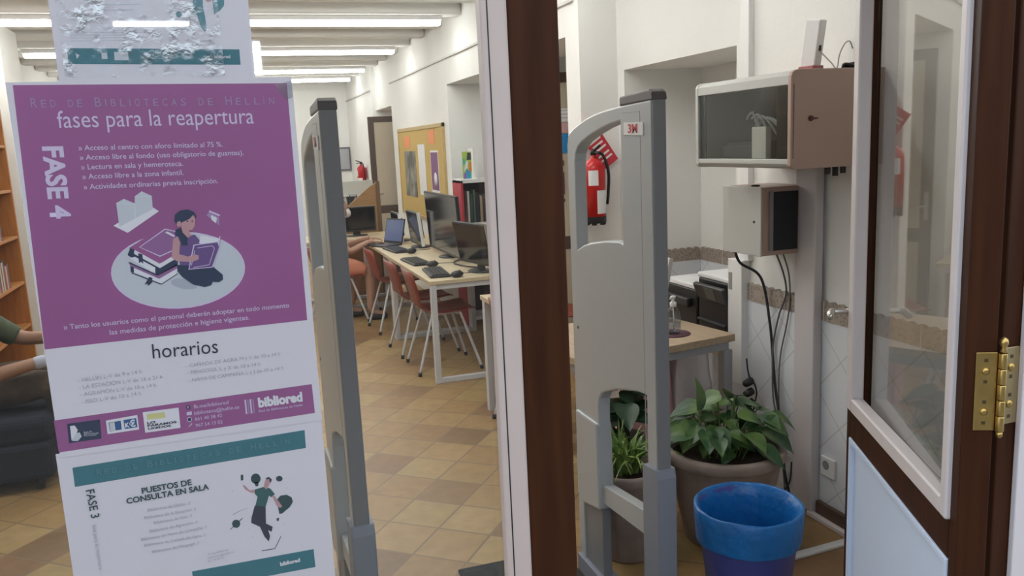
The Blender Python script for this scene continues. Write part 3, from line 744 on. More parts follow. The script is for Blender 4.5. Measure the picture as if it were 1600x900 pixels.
# crumpled tape film
tm = glass_mat('crumpled_film', (.99, .995, 1), .30, .08, bump=1.0, bscale=95)
nt = tm.node_tree
N = nt.nodes.new; L = nt.links.new
tcn = N('ShaderNodeTexCoord'); nn = N('ShaderNodeTexNoise'); nn.inputs['Scale'].default_value = 60; nn.inputs['Detail'].default_value = 6; L(tcn.outputs['Object'], nn.inputs['Vector'])
n2 = N('ShaderNodeTexNoise'); n2.inputs['Scale'].default_value = 16; n2.inputs['Detail'].default_value = 2; L(tcn.outputs['Object'], n2.inputs['Vector'])
ml = N('ShaderNodeMath'); ml.operation = 'ADD'; L(nn.outputs['Fac'], ml.inputs[0]); L(n2.outputs['Fac'], ml.inputs[1])
mr = N('ShaderNodeMapRange'); mr.inputs[1].default_value = .96; mr.inputs[2].default_value = 1.16; mr.inputs[3].default_value = 0.02; mr.inputs[4].default_value = .62; L(ml.outputs[0], mr.inputs[0])
mixn = [n for n in nt.nodes if n.type == 'MIX_SHADER'][0]
for l in list(mixn.inputs[0].links): nt.links.remove(l)
L(mr.outputs[0], mixn.inputs[0])
tp = MB(); a = P2(86, 2); b = P2(352, 122)
NX, NZ = 60, 40; random.seed(3)
grid = [[tp.bm.verts.new((a[0]+(b[0]-a[0])*i/NX, PY-.0010-.0012*abs(noise.noise((i*.33, j*.33, 1.7))), 1.752+(2.0-1.752)*j/NZ)) for i in range(NX+1)] for j in range(NZ+1)]
for j in range(NZ):
    for i in range(NX): tp.bm.faces.new((grid[j][i], grid[j][i+1], grid[j+1][i+1], grid[j+1][i]))
film = tp.build('tape_film', tm, pC, smooth=True, M=Matrix.Translation(-pC.location))

# ------------------------------------------------------------------ detection gates
def gate(x0, label):
    g = thing('security_gate', label, 'gate', (x0, 2.17, 0), 0, 'library detection gates')
    T = .046
    fn = lambda x_a, x_b: (lambda a, b, t: (x_a + t*(x_b-x_a), a, b))
    def P(outer, xa, xb, name, m, holes=(), bev=.005, par=None):
        mb = MB(); mb.prism(outer, 1.0, lambda a, b, t: (xa+(xb-xa)*t, a, b), holes)
        return bevel_mod(mb.build(name, m, par or g), bev, 2)
    out = [(.010, .60), (.010, 1.765), (.212, 1.757), (.28, 1.753), (.345, 1.748), (.41, 1.741), (.474, 1.730), (.54, 1.714), (.59, 1.700), (.622, 1.687), (.641, 1.668), (.65, 1.64), (.652, .60), (.437, .60), (.437, .725), (.430, .755), (.415, .775), (.395, .787), (.28, .828), (.13, .862), (.085, .866), (.071, .866), (.071, .60)]
    hole = [(.213, 1.710), (.28, 1.704), (.352, 1.692), (.43, 1.675), (.517, 1.651), (.555, 1.632), (.573, 1.612), (.581, 1.585), (.585, 1.27), (.53, 1.292), (.47, 1.306), (.35, 1.325), (.235, 1.334), (.213, 1.33)]
    P(out, 0, T, 'panel', M_gate, [hole], .006)
    P([(0, .60), (0, 1.765), (.010, 1.765), (.010, .60)], .002, T-.002, 'front_edge', M_gated, bev=.003)
    P([(-.002, 1.762), (.004, 1.785), (.02, 1.794), (.206, 1.784), (.212, 1.778), (.212, 1.756)], -.0015, T+.0015, 'top_cap', M_gcap, bev=.004)
    P([(-.012, 0), (-.014, .62), (-.006, .648), (.088, .640), (.090, 0)], -.010, T+.010, 'boot', M_boot, bev=.006)
    P([(.430, .335), (.437, .66), (.628, .66), (.632, .33), (.60, .30)], -.012, T+.004, 'sleeve', M_gate, bev=.008)
    P([(.445, 0), (.445, .60), (.645, .60), (.645, 0)], .006, T-.006, 'rear_leg', M_gated, bev=.004)
    P([(.60, 0), (.60, .62), (.652, .62), (.655, 0)], 0, T, 'rear_edge', M_gate, bev=.005)
    P([(.085, .388), (.085, .470), (.437, .428), (.437, .360)], .004, T-.004, 'crossbar', M_gate, bev=.004)
    P([(.085, 0), (.085, .06), (.655, .066), (.655, 0)], -.012, T+.012, 'base_rail', M_boot, bev=.005)
    P([(.055, 1.664), (.055, 1.702), (.182, 1.706), (.182, 1.668)], -.0035, 0, 'label_plate', M_white, bev=.001)
    cu = text_mesh('3M', .035); mb = MB(); mb.bm.from_mesh(cu); xs = [v.co.x for v in mb.bm.verts]; x_0, x_1 = min(xs), max(xs)
    for v in mb.bm.verts: v.co = (-.0042, .150-(v.co.x-x_0)/(x_1-x_0)*.062, 1.6735+v.co.y*.036)
    mb.build('label_lettering', M_red, g)
    groove = MB().box(-.0006, .002, .078, .080, .68, 1.735).box(-.0006, .002, .078, .200, 1.733, 1.735); groove.build('groove', mat('groove_grey', (.34, .34, .34), .6), g)
    MB().cyl((-.001, .60, .98), (.003, .60, .98), .006).build('bolt_hole', M_black, g)
    return g
gate(.226, 'grey detection gate with dark top, left one behind the glass pane')
gate(1.160, 'grey detection gate standing in the open doorway before the plants')
mt = tag(bevel_mod(box(.70, 1.14, 1.25, 2.98, 0, .012).build('doormat', mat('mat_green_grey', (.035, .042, .04), .95, var=.2, vscale=40, bump=.6, bscale=200)), .004), 'dark grey green doormat on the tiles inside the entrance', 'mat')

# ------------------------------------------------------------------ right wall: cabinets, pipes, cables
cbx = thing('wall_cabinet', 'large grey rack cabinet with smoked glass front high on the wall', 'cabinet', (1.90, 2.52, 1.522))
Wc, Dc, Hc = .64, XR-1.90, .345
prof = [(-.008, .012), (-.008, .325), (-.002, .338), (.012, .345), (.03, .3475), (Dc, .3475), (Dc, -.0025), (.03, -.0025), (.010, -.001), (-.002, .003)]
sh = MB()
sh.prism(prof, .02, lambda a, b, t: (a, t, b)); bevel_mod(sh.build('side_panel', M_steel, cbx), .003)
sh = MB(); sh.prism(prof, .02, lambda a, b, t: (a, Wc-.02+t, b)); bevel_mod(sh.build('side_panel', M_cab2, cbx), .003)
bevel_mod(MB().box(.03, Dc, .02, Wc-.02, .333, .345).box(.03, Dc, .02, Wc-.02, 0, .012).box(Dc-.006, Dc, .02, Wc-.02, .012, .333).build('body', M_steel, cbx), .002)
fr = MB()
def bar(z0, z1): fr.prism([(.03, z1), (.008, z1-.006 if z1 > .2 else z1), (-.006, (z1-.018) if z1 > .2 else z1), (-.006, z0 if z1 > .2 else z0+.018), (.008, z0 if z1 > .2 else z0+.006), (.03, z0)], Wc-.006, lambda a, b, t: (a, t+.003, b))
bar(.295, .346); bar(-.001, .035)
bevel_mod(fr.build('front_rail', M_cab2, cbx), .002)
MB().box(0, .006, .0, Wc, .035, .297).build('front_glass', M_smoke, cbx)
for ya, yb in ((.01, .10), (Wc-.055, Wc-.005)): MB().box(.006, .012, ya, yb, .035, .297).build('door_stile', mat('smoke_stile', (.03, .034, .034), .3), cbx)
lk = MB().cyl((.075, -.004, .175), (.075, .001, .175), .010).box(.070, .10, -.009, -.004, .172, .178); lk.build('lock', mat('lock_red', (.12, .04, .03), .5), cbx)
MB().box(.06, .26, .14, .50, .014, .10).build('rack_shelf', mat('rack_dark', (.02, .02, .022), .5), cbx)
MB().box(.05, .2, .30, .52, .012, .085, bev=.004).build('network_switch', M_dark, cbx)
MB().box(.02, .045, .185, .275, .036, .155, bev=.002).build('white_box', mat('box_pale', (.78, .70, .64), .6), cbx)
ca = MB()
for k in range(5): ca.tube(catmull([(.12, .15+.05*k, .12), (.10, .22+.04*k, .17+.01*k), (.12, .33+.03*k, .19), (.16, .45, .14+.02*k)], 6), .006, 6)
ca.build('patch_cable', mat('cable_pale', (.45, .46, .46), .5), cbx)
gl = MB()
for k in range(3): gl.cyl((.20+.035*k, .06, -.03-.008*(k % 2)), (.20+.035*k, .06, 0), .011, n=10)
gl.tube(catmull([(.30, .03, 0), (.30, .02, -.028), (.335, .02, -.034), (.36, .03, -.012), (.36, .04, .0)], 5), .006, 6)
gl.build('cable_gland', M_dark, cbx)

cb2 = thing('wall_cabinet', 'small grey wall box with dark side panel under the rack cabinet', 'cabinet', (2.068, 2.935, 1.145))
bevel_mod(MB().box(0, .232, 0, .28, 0, .285).build('body', M_steel, cb2), .004)
bevel_mod(MB().box(-.008, 0, -.002, .282, -.002, .287).build('door', M_cab2, cb2), .003)
MB().cyl((-.010, .045, .142), (-.007, .045, .142), .006, n=12).build('lock', M_black, cb2)
bevel_mod(MB().box(.05, .172, -.006, .001, .02, .265).build('side_vent', mat('vent_dark', (.012, .013, .018), .6), cb2), .002)
bevel_mod(MB().box(.032, .05, -.008, .001, .02, .268).build('side_strip', mat('strip_grey', (.25, .23, .24), .5), cb2), .002)
MB().cyl((.05, .12, .285), (.05, .12, .291), .018).build('top_plug', M_dark, cb2)

rt = thing('router', 'white upright router standing on top of the rack cabinet', 'router', (2.13, 2.74, 1.867), math.radians(12))
bevel_mod(MB().box(-.016, .022, -.040, .030, .022, .20, M=Matrix.Rotation(math.radians(9), 4, 'X')).build('case', M_white, rt), .005)
bevel_mod(MB().box(-.03, .03, -.05, .02, 0, .028).build('stand', mat('stand_red', (.40, .12, .13), .4), rt), .003)
MB().box(-.004, .004, -.060, -.05, .08, .10).build('port', M_black, rt)
tag(MB().tube(catmull([(2.14, 2.69, 1.95), (2.155, 2.64, 1.90), (2.165, 2.62, 1.876), (2.185, 2.63, 1.925), (2.215, 2.64, 1.965), (2.255, 2.66, 1.978), (2.296, 2.69, 1.955)], 8), .0025, 6).build('router_cable', mat('cable_white_grey', (.40, .39, .38), .5)), 'thin pale cable looping from the router to the wall', 'cable')
bn = MB().tube(catmull([(2.16, 2.58, 1.874), (2.19, 2.60, 1.886), (2.23, 2.575, 1.89), (2.25, 2.60, 1.876), (2.20, 2.62, 1.874), (2.17, 2.58, 1.888), (2.22, 2.57, 1.876), (2.27, 2.59, 1.873)], 6), .006, 6).box(2.185, 2.215, 2.575, 2.60, 1.868, 1.892, bev=.005)
tag(bn.build('power_adapter', M_black), 'black adapter with coiled lead on top of the rack cabinet', 'adapter')

tag(bevel_mod(box(XR-.03, XR, 3.33, 3.40, 1.06, ZC).build('cable_trunking', M_white), .003), 'narrow white vertical trunking rising behind both wall cabinets', 'trunking')
t2 = thing('cable_trunking', 'wide white vertical trunking with a small plate beside the printer', 'trunking', (XR-.05, 3.355, .45))
bevel_mod(MB().box(0, .05, 0, .115, 0, .61).build('body', M_white, t2), .003)
MB().box(-.002, .002, .078, .106, .46, .545, bev=.001).box(-.003, .001, .086, .098, .475, .53, bev=.001).build('plate', mat('plate_grey', (.30, .28, .27), .5), t2)
tag(bevel_mod(box(XR-.055, XR-.012, 2.825, 2.955, .02, 1.51).build('cable_trunking', mat('trunk_mauve', (.60, .565, .58), .5)), .006), 'tall pale trunking down the wall below the rack cabinet', 'trunking')
sk = thing('wall_socket', 'white double socket low on the tiled wall behind the open leaf', 'socket', (XR-.012, 2.72, .20))
bevel_mod(MB().box(-.012, 0, 0, .085, 0, .085).build('plate', M_white, sk), .003)
MB().cyl((-.013, .052, .05), (-.011, .052, .05), .020).build('socket_well', mat('socket_grey', (.25, .25, .26), .5), sk)
M_cable = mat('cable_black', (.02, .022, .03), .5)
tag(MB().tube(catmull([(2.09+.02, 3.20, 1.15), (2.14, 3.20, 1.08), (2.25, 3.20, 1.0), (2.27, 3.16, .80), (2.275, 3.14, .62), (2.26, 3.10, .50), (2.25, 3.06, .40), (2.24, 3.02, .27), (2.23, 2.99, .16), (2.24, 2.97, .06), (2.25, 2.96, .012)], 8), .0065, 8).build('power_cable', M_cable), 'thick dark cable hanging from the small wall box past the plant', 'cable')
tag(MB().tube(catmull([(2.20, 3.03, 1.15), (2.25, 3.04, 1.05), (2.275, 3.05, .95), (2.275, 3.10, .84), (2.275, 3.14, .70), (2.265, 3.13, .58), (2.25, 3.10, .45), (2.25, 3.05, .30), (2.26, 3.02, .02)], 8), .004, 8).build('power_cable', mat('cable_grey2', (.12, .12, .13), .5)), 'thin grey cable curving left below the small wall box', 'cable')
tag(MB().tube(catmull([(2.235, 3.03, 1.15), (2.28, 3.04, 1.04), (2.28, 3.03, .92), (2.278, 3.05, .80), (2.278, 3.09, .66), (2.27, 3.09, .5), (2.26, 3.06, .34), (2.27, 3.0, .02)], 8), .0035, 8).build('power_cable', mat('cable_grey3', (.16, .16, .165), .5)), 'thin grey cable hanging straightest, nearest the tall trunking', 'cable')
tag(MB().tube(catmull([(2.25, 2.965, .20), (2.235, 2.955, .12), (2.22, 2.98, .06), (2.20, 3.03, .008)], 6), .004, 6).build('power_cable', M_cable), 'short dark cable end at the foot of the tall trunking', 'cable')
tag(bevel_mod(MB().box(0, .30, -.02, .02, 0, .012, M=Matrix.Translation((1.93, 2.555, 0)) @ Matrix.Rotation(math.radians(3), 4, 'Z')).build('floor_trunking', M_white), .003), 'white cable cover strip crossing the floor behind the blue bin', 'trunking')

# ------------------------------------------------------------------ printer table
tb = thing('printer_table', 'beech topped table with grey steel legs below the printer', 'table', (1.727, 3.515, 0), math.radians(9))
bevel_mod(MB().box(-.45, .375, -.325, .36, .705, .74).build('tabletop', M_beech, tb), .003)
gl_ = mat('table_leg_grey', (.36, .36, .39), .4)
bevel_mod(MB().box(-.43, .355, -.305, .34, .665, .705).build('apron', gl_, tb), .002)
for x in (-.42, .345):
    for y in (-.295, .33): bevel_mod(MB().box(x-.028, x+.022, y-.022, y+.022, 0, .665).build('leg', gl_, tb), .003)
tag(MB().lathe([(.0, 0), (.082, 0), (.085, .002), (.082, .004), (0, .004)], 40, Matrix.Translation((1.90, 3.395, .74)), cap=False).build('placemat', mat('mat_purple', (.10, .035, .055), .6)), 'round dark purple mat under the gel bottle', 'mat')
sb = thing('gel_bottle', 'clear pump bottle of hand gel on the round purple mat', 'bottle', (1.903, 3.39, .744))
MB().lathe([(0, 0), (.031, 0), (.034, .004), (.034, .085), (.031, .105), (.018, .122), (.0135, .126), (.0135, .135)], 28, cap=False).build('bottle', M_bottle, sb)
MB().lathe([(0, .003), (.031, .003), (.031, .05), (.0, .05)], 28, cap=False).build('gel', glass_mat('gel_clear', (.86, .90, .93), .10), sb)
MB().lathe([(.0155, .128), (.0155, .148), (.008, .15), (.006, .165), (.012, .167), (.012, .178), (0, .179)], 20).tube([(.0, 0, .173), (-.018, -.012, .173), (-.026, -.018, .168)], [.006, .005, .004]).build('pump', M_white, sb)
MB().tube([(0, 0, .13), (.004, .002, .01)], .003, 6).build('dip_tube', M_white, sb)
MB().lathe([(.0345, .02), (.0345, .075)], 28, cap=False).build('label', glass_mat('bottle_label', (.80, .82, .84), .06, .3), sb)

pr = thing('printer', 'large black printer with white scanner top in the wall recess', 'printer', (2.275, 3.448, .58))
bevel_mod(MB().box(0, .46, .04, .335, 0, .345).build('body', M_black, pr), .008)
bevel_mod(MB().box(-.004, .46, .035, .340, .345, .372).build('scanner_lid', M_paper, pr), .008)
pm = Matrix.Translation((-.012, .178, .285)) @ Matrix.Rotation(math.radians(-22), 4, 'Y')
bevel_mod(MB().box(-.022, .004, -.14, .14, -.045, .045, M=pm).build('control_panel', mat('panel_charcoal', (.035, .04, .042), .35), pr), .008)
MB().box(-.0245, -.021, -.055, .035, -.028, .036, M=pm).build('touch_screen', mat('touch_grey', (.10, .11, .10), .3), pr)
MB().box(-.002, .001, .17, .22, .348, .355).build('badge', mat('badge_grey', (.14, .14, .14), .5), pr)
MB().box(-.02, 0, .06, .32, .12, .135, bev=.004).build('paper_slot', M_dark, pr)
stand_ = tag(bevel_mod(box(2.26, 2.80, 3.478, 4.50, .545, .58).build('recess_shelf', M_beech), .003), 'beech shelf board set into the wall recess under the printers', 'shelf')
p2 = thing('printer', 'smaller black printer with white lid beyond the large one', 'printer', (2.275, 3.80, .58))
bevel_mod(MB().box(0, .40, 0, .34, 0, .27).build('body', M_black, p2), .008)
bevel_mod(MB().box(-.003, .40, -.003, .343, .27, .295).build('scanner_lid', M_paper, p2), .006)
MB().box(-.03, 0, .05, .29, .17, .22, bev=.008).build('control_panel', M_dark, p2)
lp = thing('monitor', 'silver edged screen on the table, half hidden behind the detection gate', 'monitor', (1.965, 3.63, .74), math.radians(0))
LMt = Matrix.Translation((0, 0, .08)) @ Matrix.Rotation(math.radians(12), 4, 'Y')
bevel_mod(MB().box(-.012, .012, -.03, .30, 0, .25, M=LMt).build('case', mat('silver', (.50, .50, .50), .35, .3), lp), .004)
MB().box(-.0135, -.0115, -.018, .288, .014, .236, M=LMt).build('screen', M_screen, lp)
bevel_mod(MB().box(-.06, .06, .04, .24, 0, .012).box(-.012, .02, .10, .18, .01, .10).build('stand', M_dark, lp), .003)
# stored bags and leads under the table
def bag(x, y, w, d, h, m, label, name='paper_bag'):
    b = MB(); n = 14; rings = []
    for j in range(9):
        t_ = j/8; ring = []
        for i in range(4*n):
            s_ = i % n/n; k = i//n
            p = [(-1+2*s_, -1), (1, -1+2*s_), (1-2*s_, 1), (-1, 1-2*s_)][k]
            q = noise.noise((p[0]*2+x*9, p[1]*2, t_*4))*.018
            ring.append(b.bm.verts.new((p[0]*(w/2*(1-.12*t_)+q), p[1]*(d/2*(1-.25*t_)+q), h*t_+(q*.8 if j == 8 else 0))))
        rings.append(ring)
    for a_, b_ in zip(rings, rings[1:]):
        for i in range(4*n): b.bm.faces.new((a_[i], a_[(i+1) % (4*n)], b_[(i+1) % (4*n)], b_[i]))
    b.bm.faces.new(list(reversed(rings[0])))
    o = b.build(name, m, smooth=True); o.location = (x, y, 0); return tag(o, label, 'bag')
bag(1.93, 3.75, .24, .2, .60, mat('bag_pink', (.84, .50, .52), .7, var=.1), 'pink paper bag under the printer table, leftmost in view')
bag(2.16, 3.74, .20, .2, .60, mat('bag_white', (.86, .84, .88), .6, var=.06), 'white bag under the printer table')
tag(bevel_mod(box(2.05, 2.25, 3.86, 3.97, 0, .62).build('cardboard_panel', mat('panel_pink', (.82, .58, .55), .7)), .004), 'pale pink board standing behind the bags under the table', 'board')
pg = thing('power_strip', 'black plugs on a lead hanging beside the right table leg', 'plug', (2.205, 3.23, .42))
for k in range(3):
    q = MB().lathe([(.004, -.03), (.016, -.022), (.019, 0), (.019, .02), (.014, .024)], 14, Matrix.Translation((0, -.004*k, .085-.05*k)) @ Matrix.Rotation(math.radians(70), 4, 'Y')); q.build('plug', M_black, pg)
MB().tube(catmull([(-.01, .0, .20), (0, .004, .14), (.012, 0, .095), (.035, 0, .07), (.045, 0, .02), (.03, 0, -.05), (.02, 0, -.2), (.01, 0, -.41)], 6), .004, 6).build('lead', M_black, pg)
tag(MB().tube(catmull([(1.86, 3.5, .66), (1.875, 3.48, .58), (1.915, 3.47, .50), (1.86, 3.46, .42), (1.84, 3.46, .36), (1.88, 3.45, .2), (1.86, 3.45, .006)], 6), .004, 6).build('power_cable', M_cable), 'dark lead dangling under the printer table', 'cable')

# ------------------------------------------------------------------ potted plants and bin
def pot_mesh(name, R, H, par):
    prof = [(0, .0), (R*.62, .0), (R*.66, .01), (R*.80, H*.45), (R*.93, H*.86), (R*.95, H*.87), (R*1.0, H*.90), (R*1.005, H*.97), (R*.985, H), (R*.90, H), (R*.88, H*.98), (R*.86, H*.86)]
    o = MB().lathe(prof, 48, cap=False).build(name, M_terra, par, smooth=True)
    MB().lathe([(0, H*.90), (R*.4, H*.905), (R*.87, H*.885)], 36, cap=False).build('soil', M_soil, par, smooth=True)
    return o
def leaf_mat(name, c1, c2):
    m = mat(name, c1, .35, var=.0); nt = m.node_tree; b = nt.nodes['Principled BSDF']; N = nt.nodes.new; L = nt.links.new
    tc = N('ShaderNodeTexCoord'); n = N('ShaderNodeTexNoise'); n.inputs['Scale'].default_value = 9; L(tc.outputs['Object'], n.inputs['Vector'])
    r = N('ShaderNodeValToRGB'); e = r.color_ramp.elements; e[0].position = .4; e[0].color = (*c1, 1); e[1].position = .62; e[1].color = (*c2, 1)
    L(n.outputs['Fac'], r.inputs[0]); L(r.outputs[0], b.inputs['Base Color']); return m
M_leaf = leaf_mat('pothos_leaf', (.024, .080, .026), (.12, .20, .055))
M_leaf2 = leaf_mat('spider_leaf', (.10, .20, .04), (.28, .38, .10))
M_stem = mat('plant_stem', (.12, .18, .06), .5)
def heart_leaf(mb, base, direction, normal, L, Wd):
    d = Vector(direction).normalized(); nrm = Vector(normal); s_ = d.cross(nrm).normalized(); nrm = s_.cross(d).normalized()
    rows = [(-.10, .0), (-.06, .62), (.06, .92), (.22, 1.0), (.42, .88), (.62, .62), (.80, .32), (.93, .11), (1.0, 0)]
    grid = []
    for t_, w in rows:
        c = Vector(base) + d*(L*t_) - nrm*(L*.22*t_*t_)
        line = []
        for q in (-1, -.5, 0, .5, 1):
            line.append(mb.bm.verts.new(c + s_*(Wd/2*w*q) + nrm*(Wd*.16*abs(q)*w) - d*(0 if t_ > 0 else L*.05*abs(q))))
        grid.append(line)
    for a_, b_ in zip(grid, grid[1:]):
        for i in range(4):
            fc = mb.bm.faces.new((a_[i], a_[i+1], b_[i+1], b_[i])); fc.smooth = True
big = thing('potted_plant', 'broad leaved pothos in the big weathered clay pot before the table', 'plant', (1.815, 2.83, 0))
pot_mesh('pot', .245, .40, big)
random.seed(11)
lm = MB(); sm = MB()
spec = []
for k in range(64):
    a = random.uniform(0, 2*PI); rr = random.uniform(.03, .21); zz = .39+random.uniform(.0, .19)*(1.12-rr*2.4)
    spec.append((rr*math.cos(a), rr*math.sin(a), zz, a+random.uniform(-.9, .9), random.uniform(.065, .115)))
spec += [(-.20, -.05, .49, PI*.95, .12), (.215, -.05, .50, -.3, .11), (.04, -.02, .61, 1.2, .12), (-.03, .0, .60, 2.6, .13), (.12, .02, .55, .3, .11), (-.12, -.1, .50, -2.2, .12), (.02, -.14, .48, -1.5, .12), (.13, -.11, .47, -1.0, .13), (-.10, .04, .56, 2.9, .12)]
for x, y, z, a, Lf in spec:
    b_ = Vector((x, y, z)); d = Vector((math.cos(a), math.sin(a), random.uniform(-.55, .05)))
    heart_leaf(lm, b_, d, Vector((math.cos(a)*.3+random.uniform(-.3, .3), math.sin(a)*.3-.35, 1)), Lf, Lf*.85)
    sm.tube(catmull([(x*.45, y*.45, .345), (x*.7, y*.7, (z+.36)/2+.03), (x, y, z)], 4), .0035, 5)
heart_leaf(lm, (-.145, -.05, .60), (.05, .0, 1), (.5, -1, .2), .12, .07)
sm.tube(catmull([(-.08, -.03, .345), (-.14, -.05, .5), (-.145, -.05, .6)], 4), .004, 5)
lm.build('foliage', M_leaf, big); sm.build('stems', M_stem, big)
small = thing('potted_plant', 'light green spider plant in the smaller clay pot behind the gate', 'plant', (1.385, 2.86, 0))
pot_mesh('pot', .160, .375, small).location.x = 0
random.seed(5)
lm = MB()
for k in range(95):
    a = random.uniform(0, 2*PI); lean = random.uniform(.1, 1.0); Lb = random.uniform(.17, .31)
    base = Vector((random.uniform(-.05, .03), random.uniform(-.05, .05), .35)); wv = random.uniform(.008, .015)
    d = Vector((math.cos(a), math.sin(a), 0)); s_ = Vector((-math.sin(a), math.cos(a), 0)); rows = []
    for j in range(7):
        t_ = j/6; p = base + d*(Lb*(.75*lean*t_ + .35*lean*t_*t_)) + Vector((0, 0, Lb*(1.1*t_ - (.35+.75*lean)*t_*t_)*1.05))
        w = wv*(1-t_)**.6*(.6+.4*math.sin(PI*min(t_*1.5, 1)))
        rows.append([lm.bm.verts.new(p + s_*w*q + Vector((0, 0, abs(q)*w*.4))) for q in (-1, 0, 1)])
    for a_, b_ in zip(rows, rows[1:]):
        for i in range(2): lm.bm.faces.new((a_[i], a_[i+1], b_[i+1], b_[i])).smooth = True
lm.build('foliage', M_leaf2, small)
th = thing('potted_plant', 'dark leafed plant in a low pot behind the spider plant', 'plant', (1.49, 3.10, 0))
pot_mesh('pot', .098, .40, th)
lm = MB(); random.seed(9)
for k in range(16):
    a = random.uniform(0, 2*PI); rr = random.uniform(.02, .12); z = random.uniform(.42, .60)
    heart_leaf(lm, (rr*math.cos(a), rr*math.sin(a), z), (math.cos(a), math.sin(a), random.uniform(-.4, .3)), (0, -.3, 1), .14, .11)
    lm.tube([(rr*.3*math.cos(a), rr*.3*math.sin(a), .36), (rr*math.cos(a), rr*math.sin(a), z)], .003, 5)
lm.build('foliage', mat('dark_leaf', (.015, .05, .022), .4), th)

bn = thing('waste_bin', 'blue plastic waste bin with a blue liner bag folded over its rim', 'bin', (1.462, 2.14, 0))
M_bin = mat('bin_blue', (.062, .085, .36), .4, var=.05, vscale=6)
MB().lathe([(0, 0), (.118, 0), (.122, .004), (.178, .468), (.182, .472), (.178, .474), (.172, .468), (.117, .010), (0, .010)], 48, cap=False).build('body', M_bin, bn, smooth=True)
M_liner = mat('liner_blue', (.012, .155, .46), .32, var=.12, vscale=14, bump=.5, bscale=35)
lb = MB(); rings = []
prof = [(.1815, .372), (.1845, .39), (.1885, .44), (.1905, .476), (.184, .482), (.176, .478), (.162, .44), (.152, .36), (.137, .24), (.122, .12), (.09, .06), (.0, .05)]
random.seed(2)
for j, (r, z) in enumerate(prof):
    ring = []
    for i in range(72):
        a = 2*PI*i/72; amp = .0007 if j < 2 else (.0008 if j < 5 else .0035)
        q = noise.noise((math.cos(a)*3.2, math.sin(a)*3.2, z*7+j*.1))*amp*1.6 + noise.noise((math.cos(a)*9, math.sin(a)*9, z*9))*amp
        rr = max(r+q, .0); zz = z + (noise.noise((math.cos(a)*2.5, math.sin(a)*2.5, 3.3))*.006 if j == 0 else 0) + (noise.noise((math.cos(a)*2, math.sin(a)*2, 5))*.005 if 1 < j < 6 else 0)
        ring.append(lb.bm.verts.new((rr*math.cos(a), rr*math.sin(a), zz)))
    rings.append(ring)
for a_, b_ in zip(rings, rings[1:]):
    for i in range(72): lb.bm.faces.new((a_[i], a_[(i+1) % 72], b_[(i+1) % 72], b_[i]))
lb.build('liner_bag', M_liner, bn, smooth=True)
bn.scale = (.90, .90, 1.03)

# ------------------------------------------------------------------ fire extinguishers
def extinguisher(label, loc, rz, R=.068, H=.40):
    e = thing('fire_extinguisher', label, 'extinguisher', loc, rz, 'red fire extinguishers')
    M_ex = mat('extinguisher_red', (.50, .012, .015), .28)
    MB().lathe([(0, .035), (R, .035), (R, H-.05), (R*.93, H-.02), (R*.7, H+.005), (R*.35, H+.022), (.016, H+.03), (.016, H+.05)], 28, cap=False).build('cylinder', M_ex, e)
    fo = MB()
    fo.lathe([(0, .012), (R*.97, .012), (R*1.01, .018), (R*1.01, .05), (R*.99, .055)], 28, cap=False)
    for k in range(6): fo.box(R*.8*math.cos(k*PI/3)-.012, R*.8*math.cos(k*PI/3)+.012, R*.8*math.sin(k*PI/3)-.012, R*.8*math.sin(k*PI/3)+.012, 0, .02)
    fo.build('foot_ring', M_black, e)
    MB().lathe([(.0185, H+.045), (.0185, H+.075), (.010, H+.08)], 14).tube([(0, 0, H+.07), (0, -.05, H+.085), (0, -.095, H+.10)], .008).tube([(0, 0, H+.06), (0, -.05, H+.06), (0, -.085, H+.055)], .006).build('valve', M_black, e)
    MB().tube(catmull([(.016, 0, H+.06), (.06, -.01, H+.04), (R+.02, -.02, H-.06), (R+.02, -.01, H*.5), (R+.016, 0, .12)], 6), .009, 8).build('hose', M_black, e)
    lb_ = MB(); n = 8
    for (z0, z1, a0, a1) in ((.07, .21, -1.75, -.55), (.24, .33, -2.5, -1.6)):
        prev = None
        for k in range(n+1):
            a = a0+(a1-a0)*k/n; c = ((R+.0012)*math.cos(a), (R+.0012)*math.sin(a))
            cur = (lb_.bm.verts.new((*c, z0)), lb_.bm.verts.new((*c, z1)))
            if prev: lb_.bm.faces.new((prev[0], cur[0], cur[1], prev[1]))
            prev = cur
    lb_.build('label_sheet', M_paper, e)
    return e
ex = extinguisher('red fire extinguisher seen through the arch of the right detection gate', (2.085, 4.655, 1.145), 0, .068, .375)
MB().box(-.02, .02, .06, .085, .20, .36).build('bracket', M_red, ex)
sg = thing('fire_sign', 'red and white instruction sign tilted above the near extinguisher', 'sign', (2.135, 4.70, 1.625), 0)
SM = Matrix.Rotation(math.radians(-34), 4, 'Y')
MB().box(-.062, .062, -.002, .002, -.15, .15, M=SM).build('plate', mat('sign_red', (.55, .03, .05), .45), sg)
q = MB()
for k, (z, w) in enumerate(((.10, .03), (.075, .03), (.03, .028), (.0, .026), (-.03, .03), (-.07, .028), (-.10, .03))): q.box(-w*1.5, w*1.5, -.0032, -.002, z-.006, z+.006, M=SM)
q.build('pictograms', M_paper, sg)
e2 = dup(ex, (2.0-.09, 12.9, 1.03), math.radians(-60), 'red fire extinguisher on the far wall beyond the brown door')

